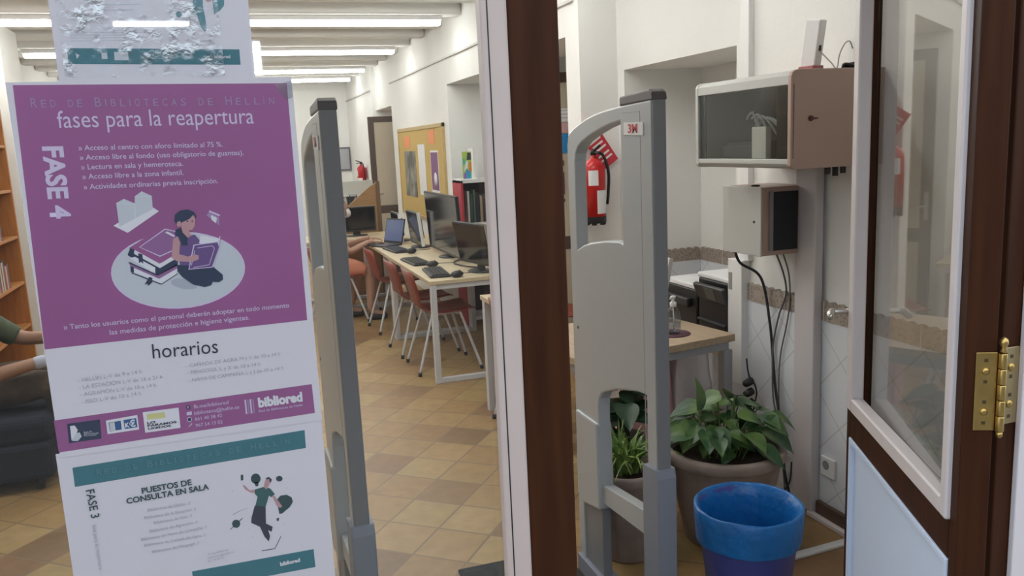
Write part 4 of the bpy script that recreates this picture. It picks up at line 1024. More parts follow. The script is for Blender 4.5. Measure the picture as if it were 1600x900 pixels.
# ------------------------------------------------------------------ inner doors of the reading room (open leaves in the recesses)
def inner_leaf(label, loc, Wd, Hh=2.08):
    d = thing('door_leaf', label, 'door', loc, 0)
    M_br2 = mat('brown_paint', (.085, .058, .042), .45)
    bevel_mod(MB().box(0, .075, 0, .04, .01, Hh).build('stile', M_br2, d), .003); bevel_mod(MB().box(Wd-.075, Wd, 0, .04, .01, Hh).build('stile', M_br2, d), .003)
    bevel_mod(MB().box(.075, Wd-.075, 0, .04, Hh-.075, Hh).build('top_rail', M_br2, d), .003); bevel_mod(MB().box(.075, Wd-.075, 0, .04, .82, .92).build('middle_rail', M_br2, d), .003); bevel_mod(MB().box(.075, Wd-.075, 0, .04, .01, .12).build('bottom_rail', M_br2, d), .003)
    bevel_mod(MB().box(.075, Wd-.075, .008, .032, .92, Hh-.075).build('upper_panel', M_beige, d), .002); bevel_mod(MB().box(.075, Wd-.075, .008, .032, .12, .82).build('lower_panel', M_beige, d), .002)
    MB().box(.02, .05, -.004, 0, .98, 1.18, bev=.001).tube([(.035, -.002, 1.08), (.035, -.05, 1.08), (.06, -.055, 1.08), (.13, -.055, 1.075)], .009).build('handle', M_chrome, d)
    return d
d1 = inner_leaf('brown door leaf with beige panels at the far end beside the pinboard', (1.765, 11.05, 0), .82); d1['kind'] = 'structure'; d1.name = 'door_3'
d2 = inner_leaf('brown door leaf with beige panels and notices behind the fire extinguisher', (2.12, 6.02, 0), .78, 2.17); d2['kind'] = 'structure'; d2.name = 'door_4'
def note(label, x0, x1, y0, y1, z0, z1, m, cat='notice', name='paper_notice'):
    return tag(MB().box(x0, x1, y0, y1, z0, z1).build(name, m), label, cat)
yN = 6.012
o = note('white typed sheet taped highest on the brown door behind the extinguisher', 2.32, 2.60, yN, yN+.002, 1.80, 1.90, M_paper)
ln = MB()
for k in range(3): ln.box(2.34, 2.58-.03*k, yN-.0012, yN, 1.883-.028*k, 1.889-.028*k)
ln.build('printed_lines', M_greyt, o)
note('pink sheet below the typed sheet on the brown door', 2.30, 2.60, yN, yN+.002, 1.715, 1.795, mat('note_pink', (.60, .38, .38), .7))
o = note('bright blue sheet with torn lower edge on the brown door', 2.31, 2.50, yN, yN+.002, 1.565, 1.71, mat('note_blue', (.015, .22, .52), .6))
note('small yellow sheet under the blue sheet on the brown door', 2.34, 2.40, yN, yN+.002, 1.45, 1.555, mat('note_yellow', (.72, .62, .08), .6))
for k, (z0, z1, c) in enumerate(((1.47, 1.51, (.10, .07, .06)), (1.25, 1.42, (.10, .045, .08)), (1.19, 1.215, (.08, .06, .06)))):
    note(('small dark photo card highest under the blue sheet', 'tall dark purple flyer on the brown door', 'small dark strip card lowest on the brown door')[k], 2.405, 2.445, yN, yN+.002, z0, z1, mat('note_dark%d' % k, c, .6))

# ------------------------------------------------------------------ pinboard and its notices
pb = thing('pinboard', 'large cork pinboard in a wooden frame on the reading room wall', 'board', (XM-.02, 8.13, .86))
MB().box(0, .018, .03, 2.27, .03, 1.0).build('cork_panel', M_cork, pb)
M_pf = mat('frame_pine', (.50, .36, .15), .5, var=.06)
fr = MB().box(-.008, .02, 0, 2.3, .99, 1.03, bev=.003).box(-.008, .02, 0, 2.3, 0, .035, bev=.003).box(-.008, .02, 0, .035, 0, 1.03, bev=.003).box(-.008, .02, 2.265, 2.3, 0, 1.03, bev=.003); fr.build('frame', M_pf, pb)
def wn(label, y0, y1, z0, z1, m, cat='notice'): return note(label, XM-.024, XM-.021, y0, y1, z0, z1, m, cat)
M_or = mat('note_orange', (.80, .26, .10), .6)
wn('orange square note at the far top corner of the pinboard', 9.75, 10.05, 1.66, 1.79, M_or); wn('orange square note at the near top corner of the pinboard', 8.50, 8.75, 1.69, 1.83, M_or)
pm_ = mat('photo_print', (.12, .09, .07), .4); ntp = pm_.node_tree; bb = ntp.nodes['Principled BSDF']
tcn = ntp.nodes.new('ShaderNodeTexCoord'); nn = ntp.nodes.new('ShaderNodeTexNoise'); nn.inputs['Scale'].default_value = 5; rr_ = ntp.nodes.new('ShaderNodeValToRGB'); e_ = rr_.color_ramp.elements
e_[0].color = (.05, .04, .035, 1); e_[0].position = .38; e_[1].color = (.36, .28, .26, 1); e_[1].position = .66; q = e_.new(.5); q.color = (.14, .16, .11, 1)
ntp.links.new(tcn.outputs['Object'], nn.inputs['Vector']); ntp.links.new(nn.outputs['Fac'], rr_.inputs[0]); ntp.links.new(rr_.outputs[0], bb.inputs['Base Color'])
wn('brownish photo poster on the far half of the pinboard', 9.48, 10.1, 1.09, 1.62, pm_, 'poster')
wn('long white paper in the middle of the pinboard', 8.98, 9.32, 1.13, 1.69, M_paper)
pp = wn('small purple poster on the near side of the pinboard', 8.38, 8.72, 1.03, 1.62, M_paper, 'poster')
MB().box(XM-.0252, XM-.024, 8.395, 8.705, 1.21, 1.60).box(XM-.0252, XM-.024, 8.395, 8.705, 1.045, 1.085).build('print_panel', mat('print_purple_s', (.20, .07, .20), .6), pp)
MB().lathe([(0, 0), (.075, 0), (.075, .001), (0, .001)], 20, Matrix.Translation((XM-.0252, 8.53, 1.32)) @ Matrix.Rotation(-PI/2, 4, 'Y')).build('illustration', M_greyl, pp)

# ------------------------------------------------------------------ red bookcase in the niche
bk = thing('bookcase', 'low white shelved bookcase with red sides in the wall niche', 'bookcase', (1.965, 7.32, 0))
M_rb = mat('bookcase_red', (.42, .025, .04), .5)
for x in (0, .60): bevel_mod(MB().box(x, x+.022, 0, .30, 0, 1.345).build('side_panel', M_rb, bk), .002)
for z in (.05, .48, .92, 1.32): bevel_mod(MB().box(.022 if z < 1.3 else 0, .60 if z < 1.3 else .622, 0, .30, z, z+.035).build('shelf', M_white, bk), .002)
MB().box(.022, .60, .285, .30, .05, 1.33).build('back_panel', mat('bookcase_back', (.05, .02, .02), .6), bk)
random.seed(21)
BC = [(.55, .52, .46), (.03, .05, .04), (.06, .10, .07), (.02, .02, .025), (.30, .22, .14), (.05, .04, .06), (.35, .33, .30), (.03, .06, .08)]
def books_row(axis, p0, n, hmin, hmax, depth, place, lean=0, cols=BC, group='books'):
    x = 0
    for k in range(n):
        w = random.uniform(.018, .038); h = random.uniform(hmin, hmax); c = cols[k % len(cols)]
        cn = 'book_cover_%d' % (cols.index(c) + (100 if cols is not BC else 0))
        b = thing('book', '', 'book', (p0[0]+(x if axis == 'x' else 0), p0[1]+(x if axis == 'y' else 0), p0[2]), 0, group)
        cv = MB(); pg_ = MB()
        if axis == 'x':
            cv.box(0, w, 0, .004, 0, h).box(0, .002, 0, depth, 0, h).box(w-.002, w, 0, depth, 0, h); pg_.box(.002, w-.002, .004, depth-.004, .004, h-.004)
        else:
            cv.box(depth-.004, depth, 0, w, 0, h).box(0, depth, 0, .002, 0, h).box(0, depth, w-.002, w, 0, h); pg_.box(.004, depth-.004, .002, w-.002, .004, h-.004)
        cv.build('cover', mat(cn, c, .5), b); pg_.build('pages', M_paper, b)
        b['label'] = place(k, n)
        x += w+.002
ORD = ['first', 'second', 'third', 'fourth', 'fifth', 'sixth', 'seventh', 'eighth', 'ninth', 'tenth', 'eleventh', 'twelfth']
books_row('x', (2.03, 7.36, .955), 11, .22, .32, .19, lambda k, n: 'upright book %s from the left on the shelf of the red sided bookcase' % ORD[k], group='books in the red sided bookcase')
mg = thing('magazine', 'colourful magazine standing upright on top of the red sided bookcase', 'magazine', (2.02, 7.42, 1.355))
MB().box(0, .085, 0, .006, 0, .245).build('cover', mat('mag_green', (.42, .58, .10), .5), mg)
fq = MB(); mm = [mat('mag_blue', (.03, .30, .55), .5), mat('mag_orange', (.70, .22, .05), .5), mat('mag_purple', (.25, .12, .32), .5), mat('mag_dark', (.05, .05, .06), .5), mat('mag_aqua', (.05, .45, .45), .5), M_paper]
for i, pts in enumerate((((.01, .0), (.075, 0), (.075, .07), (.03, .09)), ((.055, .07), (.083, .06), (.083, .15), (.06, .15)), ((.005, 0), (.03, 0), (.03, .06), (.005, .05)), ((.04, .17), (.083, .17), (.083, .235), (.05, .235)), ((.005, .12), (.03, .14), (.02, .19), (.005, .18)), ((.01, .07), (.045, .10), (.05, .16), (.035, .16)))):
    fq.mi = i; fq.poly([(a, -.0006-.0002*i, b) for a, b in pts])
fq.build('cover_art', mm, mg, recalc=False)
tag(MB().box(2.125, 2.15, 7.42, 7.60, 1.355, 1.63).build('magazine_file', M_white), 'white magazine file beside the colourful magazine', 'file')

# ------------------------------------------------------------------ desks
def desk(label, x0, x1, y0, y1, loc_group='cream desks along the wall'):
    d = thing('desk', label, 'desk', (x0, y0, 0), 0, loc_group)
    w, l = x1-x0, y1-y0
    bevel_mod(MB().box(0, w, 0, l, .712, .74).build('desktop', M_desktop, d), .003)
    for y in (.03, l-.03):
        bevel_mod(MB().box(.01, .05, y-.025, y+.025, 0, .712).build('leg', M_whmetal, d), .003)
        bevel_mod(MB().box(w-.06, w-.02, y-.025, y+.025, 0, .712).build('leg', M_whmetal, d), .003)
        bevel_mod(MB().box(.05, w-.06, y-.02, y+.02, .0, .035).build('foot_rail', M_whmetal, d), .003)
        bevel_mod(MB().box(.05, w-.06, y-.018, y+.018, .675, .712).build('top_rail', M_whmetal, d), .003)
    bevel_mod(MB().box(.06, .10, .05, l-.05, .675, .712).build('beam', M_whmetal, d), .003)
    return d
desk('cream desk with white steel frame, middle of the row along the wall', 1.235, 2.0, 5.585, 7.15)
desk('cream desk with white steel frame, farthest of the row along the wall', 1.235, 2.0, 7.155, 8.72)
desk('cream table crossing behind the brown door post, nearest of the row', 1.395, 1.63, 4.05, 4.89)
desk('cream desk at the far end in front of the brown partition', .30, 1.62, 8.80, 9.40)

# chairs: moulded red plywood shells on white tube legs
ch0 = thing('chair', 'x', 'chair', (0, 0, 0), 0, 'red plywood chairs')
sh = MB(); pr_ = [(.215, .452), (.19, .462), (.10, .452), (0, .445), (-.10, .448), (-.155, .462), (-.195, .50), (-.215, .55), (-.232, .62), (-.254, .70), (-.272, .765)]
gr_ = []
for i, (x, z) in enumerate(pr_):
    wv = .20 - (.012 if i in (0,) else 0) - (.03 if 5 <= i <= 7 else 0) - (.012 if i == 10 else 0)
    gr_.append([(x + (.018*q*q if i > 6 else 0), wv*q, z + (.010*q*q if i < 6 else 0)) for q in (-1, -.66, -.33, 0, .33, .66, 1)])
vv = [[sh.bm.verts.new(p) for p in r] for r in gr_]
for a_, b_ in zip(vv, vv[1:]):
    for i in range(6): sh.bm.faces.new((a_[i], a_[i+1], b_[i+1], b_[i]))
o = sh.build('shell', M_ply, ch0, smooth=True); so = o.modifiers.new('thick', 'SOLIDIFY'); so.thickness = .011; so.offset = 0
for sgn in (-1, 1):
    for (fx, tx) in ((-.245, -.11), (.23, .10)):
        lg = MB().tube(catmull([(fx, sgn*.225, .012), (tx+.012*(1 if fx > 0 else -1), sgn*.165, .405), (tx, sgn*.155, .428), (tx*.7, sgn*.13, .434)], 6), .0105, 10).build('leg', M_whmetal, ch0)
        MB().tube([(fx, sgn*.225, 0), (fx*.985, sgn*.2235, .03)], .0135, 10).build('foot_tip', M_black, lg)
MB().tube([(-.08, -.13, .434), (.08, -.13, .434)], .0105, 8).tube([(-.08, .13, .434), (.08, .13, .434)], .0105, 8).tube([(-.03, -.13, .434), (-.03, .13, .434)], .0105, 8).build('seat_frame', M_whmetal, ch0)
chairs = [(1.425, 6.07, 0, 'red plywood chair tucked in nearest us at the middle desk'), (1.40, 6.66, .04, 'red plywood chair tucked in second at the middle desk'), (1.38, 7.62, .06, 'red plywood chair at the far desk beside the person in orange shorts'),
          (.90, 8.22, .1, 'red plywood chair under the person in orange shorts'), (1.05, 8.66, .5, 'red plywood chair behind the person in orange shorts'), (1.635, 4.47, 0, 'red plywood chair half hidden by the brown door post'), (2.26, 5.42, 2.6, 'red plywood chair by the recess door')]
for i, (x, y, a, lb_) in enumerate(chairs):
    if i == 0: ch0.location = (x, y, 0); ch0.rotation_euler = (0, 0, a); ch0['label'] = lb_
    else: dup(ch0, (x, y, 0), a, lb_, 'red plywood chairs')

# screens, keyboards and mice
def monitor(label, loc, rz, Wd, Hh, tilt=-6, m=M_dark, zb=.10, edge=None):
    o = thing('monitor', label, 'monitor', loc, rz)          # faces -x before turning
    T = Matrix.Translation((0, 0, zb)) @ Matrix.Rotation(math.radians(tilt), 4, 'Y')
    bevel_mod(MB().box(-.012, .014, -Wd/2, Wd/2, 0, Hh, M=T).box(.012, .045, -Wd*.3, Wd*.3, Hh*.2, Hh*.8, M=T).build('case', m, o), .004)
    MB().box(-.0132, -.0115, -Wd/2+.014, Wd/2-.014, .02, Hh-.014, M=T).build('screen', M_screen, o)
    bevel_mod(MB().box(.02, .045, -.04, .04, .008, zb+Hh*.4).build('stand_neck', M_dark, o), .003)
    MB().lathe([(0, 0), (.115, 0), (.118, .004), (.105, .011), (0, .013)], 28, Matrix.Translation((.03, 0, 0)) @ Matrix.Diagonal((.8, 1.05, 1, 1)), cap=False).build('stand_base', M_dark, o)
    if edge: MB().box(-.013, .015, -Wd/2-.004, -Wd/2+.006, 0, Hh, M=T).build('bezel_edge', edge, o)
    return o
monitor('large glossy black screen, tallest on the middle desk', (1.66, 6.78, .74), .0, 1.10, .50, -3, M_black, .035)
monitor('black monitor nearest the brown post on the middle desk', (1.655, 5.82, .74), .22, .50, .31, -10, M_dark, .06, mat('edge_grey', (.30, .28, .25), .5))
monitor('black monitor with white edge beyond the tallest screen', (1.60, 7.63, .74), .0, .50, .31, -6, M_dark, .03, M_white)
monitor('thin dark monitor with white edge farthest on the far desk', (1.55, 8.30, .74), .0, .40, .29, -4, M_dark, .0, M_white)
monitor('black monitor facing us on the far desk before the brown partition', (1.25, 9.10, .74), PI/2, .42, .27, -4, M_dark, .05)
lt = thing('laptop', 'dark laptop with bluish screen beside the seated person\'s hands', 'laptop', (1.34, 7.98, .74), math.radians(25))
bevel_mod(MB().box(-.11, .11, -.15, .15, 0, .016).build('base', M_dark, lt), .004)
T = Matrix.Translation((.11, 0, .014)) @ Matrix.Rotation(math.radians(14), 4, 'Y')
bevel_mod(MB().box(-.004, .005, -.15, .15, 0, .24, M=T).build('lid', M_dark, lt), .003)
MB().box(-.0055, -.0035, -.138, .138, .02, .225, M=T).build('screen', mat('laptop_screen', (.05, .06, .10), .2, emit=(.20, .25, .45), estr=.35), lt)
def keyboard(label, loc, rz):
    o = thing('keyboard', label, 'keyboard', loc, rz, 'black keyboards on the desks')
    bevel_mod(MB().box(-.075, .075, -.22, .22, 0, .018).build('body', M_dark, o), .005)
    k = MB()
    for i in range(5):
        for j in range(15): k.box(-.06+i*.025, -.039+i*.025, -.205+j*.0275, -.182+j*.0275, .018, .024)
    k.build('keys', M_black, o); return o
keyboard('black keyboard nearest us on the middle desk', (1.365, 5.92, .74), -.08); keyboard('black keyboard second along the middle desk', (1.36, 6.60, .74), .06); keyboard('black keyboard on the far desk beyond the chairs', (1.375, 7.50, .74), .1)
def mouse(label, loc, rz):
    o = thing('mouse', label, 'mouse', loc, rz, 'black mice on the desks')
    MB().sphere((0, 0, .012), .05, 1, .62, .50, 18, 12).build('shell', M_dark, o)
    MB().tube(catmull([(.048, 0, .012), (.10, .03, .006), (.16, .01, .005), (.22, .05, .005)], 5), .0025, 5).build('lead', M_black, o)
    MB().cyl((.02, -.004, .034), (.02, .004, .034), .006).build('wheel', M_black, o); return o
mouse('black mouse nearest the brown post on the middle desk', (1.455, 5.655, .752), .2); mouse('black mouse between the keyboards on the middle desk', (1.42, 6.27, .752), .1); mouse('black mouse on the far desk', (1.45, 7.20, .752), .3)
tag(MB().lathe([(0, 0), (.10, 0), (.10, .003), (0, .003)], 30, Matrix.Translation((1.53, 5.69, .74)), cap=False).build('mouse_mat', M_black), 'round black mouse mat near the brown post', 'mat') if False else None
w_ = MB().tube(catmull([(1.66, 5.7, .748), (1.72, 5.9, .75), (1.64, 6.1, .748), (1.60, 6.3, .752), (1.70, 6.5, .748)], 8), .006, 6)
tag(w_.build('desk_cable', M_black), 'black cable snaking between the screens on the middle desk', 'cable')

# brown partition with brochure holders behind the far desk
pt = thing('partition', 'brown board partition with a sloping top behind the far desk', 'partition', (1.06, 9.55, 0))
bevel_mod(MB().prism([(0, 0), (.50, 0), (.50, 1.28), (.42, 1.24), (.16, 1.03), (0, .98)], .03, lambda a, b, t: (a, t, b)).build('board', M_partition, pt), .003)
bevel_mod(MB().box(.50, .545, -.01, .04, 0, 1.30).build('post', mat('partition_post', (.16, .09, .045), .5), pt), .003)
rk = thing('brochure_rack', 'pale wire brochure rack full of leaflets beyond the partition', 'rack', (1.42, 10.0, 0))
bevel_mod(MB().box(-.20, .20, .10, .12, 0, 1.30).build('back_panel', mat('rack_pale', (.50, .50, .46), .5), rk), .003)
for k in range(3): bevel_mod(MB().box(-.20, .20, -.02+.03*k, .10, .78+.17*k, .795+.17*k).build('tray', M_whmetal, rk), .002)
MB().tube([(-.2, -.02, .80), (-.2, -.02, .95), (.0, -.02, .97)], .006).tube([(-.10, 0, 1.0), (-.10, 0, 1.14), (-.02, 0, 1.14), (-.02, 0, 1.0)], .006).build('wire_frame', M_dark, rk)
random.seed(31)
for k in range(8):
    x = -.17+.085*(k % 4); z = .80+.17*(k//4)
    tag(MB().box(1.42+x-.035, 1.42+x+.035, 10.03+.03*(k//4), 10.04+.03*(k//4), z, z+.17, ).build('leaflet', mat('leaf_%d' % (k % 4), ((.62, .62, .58), (.03, .04, .04), (.45, .48, .48), (.66, .60, .56))[k % 4], .6)), '%s leaflet %s from the left in the %s tray of the brochure rack' % (('white', 'black', 'grey', 'cream')[k % 4], ORD[k % 4], ('lower', 'upper')[k//4]), 'leaflet', 'leaflets in the brochure rack')
# far end wall: picture frames
for k, (x, z0, z1, w) in enumerate(((1.66, 1.13, 1.92, .05), (1.86, 1.32, 1.72, .13))):
    o = thing('picture_frame', ('tall narrow dark picture frame on the end wall', 'small dark picture frame on the end wall right of the tall one')[k], 'picture', (x, ROOM_END-.03, z0))
    bevel_mod(MB().box(-w, w, 0, .03, 0, z1-z0).build('frame', mat('frame_grey', (.13, .13, .15), .5), o), .004)
    MB().box(-w+.025, w-.025, -.002, .002, .03, z1-z0-.03).build('print', mat('frame_print', (.40, .41, .44), .5), o)

# ------------------------------------------------------------------ left side: bookcase, armchair
bl = thing('bookcase', 'orange wooden bookcase along the left wall', 'bookcase', (-1.62, 7.42, 0))
bevel_mod(MB().box(-.36, 0, 0, .028, 0, 2.10).build('end_panel', M_orange, bl), .002)
bevel_mod(MB().box(-.36, 0, -1.90, -1.872, 0, 2.10).build('end_panel', M_orange, bl), .002)
for z in (.40, .74, 1.10, 1.46, 1.80, 2.075): bevel_mod(MB().box(-.355, -.005, -1.872, 0, z, z+.022).build('shelf', M_orange, bl), .002)
bevel_mod(MB().box(-.36, -.345, -1.872, 0, .4, 2.08).build('back_panel', M_orange, bl), .002); bevel_mod(MB().box(-.355, -.03, -1.872, 0, 0, .09).build('plinth', M_orange, bl), .002)
BC2 = [(.50, .05, .05), (.62, .60, .55), (.45, .10, .10), (.10, .14, .22), (.62, .55, .42), (.30, .04, .05), (.60, .58, .55), (.12, .2, .12)]
for z, nm in ((1.122, 'third'), (.762, 'second')):
    books_row('y', (-1.86, 6.70, z), 12, .15, .24, .22, (lambda nm: lambda k, n: 'book %s along on the %s shelf from the bottom of the orange bookcase' % (ORD[k], nm))(nm), cols=BC2, group='books in the orange bookcase')
ac = thing('armchair', 'low dark navy armless easy chair under the seated reader', 'chair', (-1.43, 5.0, 0))
M_navy2 = mat('navy_fabric', (.016, .020, .034), .9, var=.1, vscale=20)
bevel_mod(MB().box(-.40, .42, -.36, .36, .06, .26).build('base', M_navy2, ac), .03, 3)
bevel_mod(MB().box(-.38, .43, -.35, .35, .255, .39).build('seat_cushion', M_navy2, ac), .045, 4)
bevel_mod(MB().box(-.52, -.34, -.36, .36, .10, .85).build('back_cushion', M_navy2, ac), .045, 4)
for x in (-.42, .34):
    for y in (-.3, .3): MB().cyl((x, y, 0), (x, y, .07), .02).build('foot', M_black, ac)

# ------------------------------------------------------------------ people
def skin_mesh(name, joints, edges, m, parent=None, sub=2):
    """one continuous surface grown round a jointed skeleton; joints: name -> (xyz, radius)"""
    keys = list(joints); me = bpy.data.meshes.new(name)
    me.from_pydata([joints[k][0] for k in keys], [(keys.index(a), keys.index(b)) for a, b in edges], [])
    o = bpy.data.objects.new(name, me); COL.objects.link(o)
    md = o.modifiers.new('skin', 'SKIN'); md.use_smooth_shade = True
    for i, k in enumerate(keys):
        r = joints[k][1]; me.skin_vertices[0].data[i].radius = r if isinstance(r, tuple) else (r, r)
        me.skin_vertices[0].data[i].use_root = (i == 0)
    s = o.modifiers.new('sub', 'SUBSURF'); s.levels = sub; s.render_levels = sub
    dg = bpy.context.evaluated_depsgraph_get(); dg.update()
    nm = bpy.data.meshes.new_from_object(o.evaluated_get(dg))
    bpy.data.objects.remove(o); bpy.data.meshes.remove(me)
    nm.name = name; nm.materials.clear(); nm.materials.append(m)
    for p in nm.polygons: p.use_smooth = True
    ob = bpy.data.objects.new(name, nm); COL.objects.link(ob)
    if parent is not None: ob.parent = parent
    return ob
def hand(joints, edges, wrist, tag_, d, up, side, curl=.5, s=1.0):
    """palm, four bent fingers of different lengths and a thumb from the side of the palm"""
    d = Vector(d).normalized(); up = Vector(up).normalized(); sd = d.cross(up).normalized()*side
    W_ = Vector(joints[wrist][0])
    pc = W_+d*.045*s; joints[tag_+'palm'] = (pc, (.020*s, .013*s)); edges.append((wrist, tag_+'palm'))
    pk = W_+d*.085*s; joints[tag_+'kn'] = (pk, (.021*s, .011*s)); edges.append((tag_+'palm', tag_+'kn'))
    for i, (off, Lf) in enumerate(((-.028, .070), (-.010, .080), (.009, .076), (.026, .060))):
        prev = tag_+'kn'; p = pk+sd*off*s; dirv = d.copy(); 
        k0 = '%sf%d_0' % (tag_, i); joints[k0] = (p+d*.008*s, .0085*s); edges.append((prev, k0)); prev = k0; q = p+d*.008*s
        for j, fr_ in enumerate((.45, .32, .23)):
            dirv = (dirv - up*curl*(.35+.25*j)).normalized(); q = q+dirv*Lf*fr_*s
            k = '%sf%d_%d' % (tag_, i, j+1); joints[k] = (q, (.0078-.0010*j)*s); edges.append((prev, k)); prev = k
    q = W_+d*.028*s-sd*.022*s; k = tag_+'t0'; joints[k] = (q, .011*s); edges.append((tag_+'palm', k)); prev = k
    for j, (a, b, c) in enumerate(((.022, -.026, -.006), (.026, -.010, -.010))):
        q = q+d*a*s+sd*b*s+up*c*s; k = '%st%d' % (tag_, j+1); joints[k] = (q, (.0095-.0015*j)*s); edges.append((prev, k)); prev = k

def head_parts(body_parent, c, fwd, hair_m, skin_m, mask_m=None):
    """face features, hair and mask as pieces on the head at c looking along fwd (horizontal)"""
    f = Vector(fwd).normalized(); s = Vector((-f.y, f.x, 0)); M = Matrix(((f.x, s.x, 0, c[0]), (f.y, s.y, 0, c[1]), (f.z, 0, 1, c[2]), (0, 0, 0, 1)))
    h = MB()
    h.sphere((-.018, 0, .028), .100, .98, .84, 1.05, 24, 16)
    bmesh.ops.delete(h.bm, geom=[v for v in h.bm.verts if v.co.x > .052 and v.co.z < .072], context='VERTS')
    h.build('hair', hair_m, body_parent, M=M, smooth=True)
    e = MB()
    for q in (-1, 1): e.sphere((.083, q*.031, .006), .0095, .7, 1, .8, 10, 8)
    e.build('eyes', mat('eye_dark', (.03, .02, .015), .3), body_parent, M=M)
    if mask_m:
        m_ = MB(); m_.sphere((.040, 0, -.046), .072, 1, .92, .80, 20, 14)
        bmesh.ops.delete(m_.bm, geom=[v for v in m_.bm.verts if v.co.x < .045], context='VERTS')
        m_.build('face_mask', mask_m, body_parent, M=M, smooth=True)


def cloth(name, body, J, spec, m, parent, off=.011):
    """a garment: the stretch of body surface nearest the given limbs, lifted off the skin"""
    segs = [(a, b) for a, b in BASE_E]; src = body.data; nb = bmesh.new(); nb.from_mesh(src); nb.normal_update()
    def keep(co):
        best = None
        for a, b in segs:
            p, q = J[a][0], J[b][0]; d = q-p; t_ = max(0, min(1, (co-p).dot(d)/d.length_squared)); dist = (co-(p+d*t_)).length
            ra = J[a][1]; rb = J[b][1]; ra = sum(ra)/2 if isinstance(ra, tuple) else ra; rb = sum(rb)/2 if isinstance(rb, tuple) else rb
            dist /= (ra+(rb-ra)*t_)
            if best is None or dist < best[0]: best = (dist, a, b, t_)
        r = spec.get((best[1], best[2]))
        return r is not None and r[0] <= best[3] <= r[1]
    bad = [f for f in nb.faces if not keep(f.calc_center_median())]
    bmesh.ops.delete(nb, geom=bad, context='FACES')
    left = set(nb.faces); comps = []
    while left:
        st = [left.pop()]; comp = set(st)
        while st:
            for e in st.pop().edges:
                for g in e.link_faces:
                    if g in left: left.discard(g); comp.add(g); st.append(g)
        comps.append(comp)
    area = [sum(g.calc_area() for g in c) for c in comps]
    bmesh.ops.delete(nb, geom=[g for c, q_ in zip(comps, area) if q_ < .4*max(area) for g in c], context='FACES')
    bmesh.ops.holes_fill(nb, edges=[e for e in nb.edges if e.is_boundary], sides=10)
    for _ in range(2):
        bd_ = set(v for e in nb.edges if e.is_boundary for v in e.verts); new = {}
        for v in bd_:
            n_ = [e.other_vert(v).co for e in v.link_edges if e.is_boundary]
            if n_: new[v] = v.co*.5+sum(n_, Vector())/len(n_)*.5
        for v, c in new.items(): v.co = c
    nb.normal_update()
    nrm = [(v, v.normal.copy()) for v in nb.verts]
    for v, n_ in nrm: v.co += n_*(off+.004*noise.noise(v.co*14))
    me = bpy.data.meshes.new(name); nb.to_mesh(me); nb.free(); me.materials.clear(); me.materials.append(m)
    for p in me.polygons: p.use_smooth = True
    o = bpy.data.objects.new(name, me); COL.objects.link(o); o.parent = parent
    q = o.modifiers.new('thick', 'SOLIDIFY'); q.thickness = .006; q.offset = -1
    return o

def person(name, label, loc, J, extra, skin_m, fwd, hair_m, mask_m=None, hands=()):
    p = thing(name, label, 'person', loc)
    joints = dict(J); edges = list(extra)
    for args in hands: hand(joints, edges, *args)
    hc = Vector(joints['head'][0]); f = Vector(fwd).normalized(); s = Vector((-f.y, f.x, 0))
    joints['nose'] = (hc+f*.098+Vector((0, 0, -.018)), .010); edges.append(('head', 'nose'))
    joints['chin'] = (hc+f*.060+Vector((0, 0, -.088)), (.032, .030)); edges.append(('head', 'chin'))
    for q, k in ((-1, 'earr'), (1, 'earl')):
        joints[k] = (hc+s*.082*q+Vector((0, 0, -.012)), (.012, .018)); edges.append(('head', k))
    b = skin_mesh('body', joints, edges, skin_m, p)
    head_parts(p, hc, f, hair_m, skin_m, mask_m)
    return p
M_skin = mat('skin_light', (.42, .24, .165), .5); M_skinb = mat('skin_tan', (.36, .20, .13), .5)
M_hair = mat('hair_dark', (.018, .012, .010), .5, bump=.5, bscale=120)
BASE_E = [('hip', 'waist'), ('waist', 'chest'), ('chest', 'neck'), ('neck', 'headb'), ('headb', 'head'), ('head', 'crown'), ('chest', 'shR'), ('shR', 'elR'), ('elR', 'wrR'), ('chest', 'shL'), ('shL', 'elL'), ('elL', 'wrL'),
          ('hip', 'thR'), ('thR', 'knR'), ('knR', 'caR'), ('caR', 'anR'), ('anR', 'toR'), ('hip', 'thL'), ('thL', 'knL'), ('knL', 'caL'), ('caL', 'anL'), ('anL', 'toL')]
def V(x, y, z): return Vector((x, y, z))

# the person in orange shorts at the far desk, seen from the side (frame: x towards the desk)
J = {'hip': (V(-.02, 0, .53), (.125, .14)), 'waist': (V(-.03, 0, .68), (.10, .135)), 'chest': (V(.0, 0, .86), (.105, .15)), 'neck': (V(.05, 0, 1.00), .052), 'headb': (V(.08, 0, 1.05), .055), 'head': (V(.105, 0, 1.13), (.078, .088)), 'crown': (V(.095, 0, 1.19), (.062, .07)),
     'shR': (V(.02, -.165, .92), .052), 'elR': (V(.13, -.24, .70), .040), 'wrR': (V(.34, -.20, .785), .027), 'shL': (V(.02, .165, .92), .052), 'elL': (V(.13, .22, .70), .040), 'wrL': (V(.36, .12, .79), .027),
     'thR': (V(.06, -.10, .535), .085), 'knR': (V(.335, -.12, .51), .058), 'caR': (V(.345, -.115, .33), .054), 'anR': (V(.325, -.11, .085), .036), 'toR': (V(.47, -.125, .035), (.036, .028)),
     'thL': (V(.06, .10, .535), .085), 'knL': (V(.30, .14, .51), .058), 'caL': (V(.22, .14, .32), .054), 'anL': (V(.14, .14, .085), .036), 'toL': (V(.28, .15, .035), (.036, .028))}
pA_ = person('person', 'person in peach orange shorts and mask leaning on the far desk', (.87, 8.22, 0), J, BASE_E, M_skin, (1, 0, -.25), M_hair, M_paper,
             hands=(('wrR', 'hr', (1, .15, -.1), (0, 0, 1), 1, .35), ('wrL', 'hl', (1, -.2, -.1), (0, 0, 1), -1, .35)))
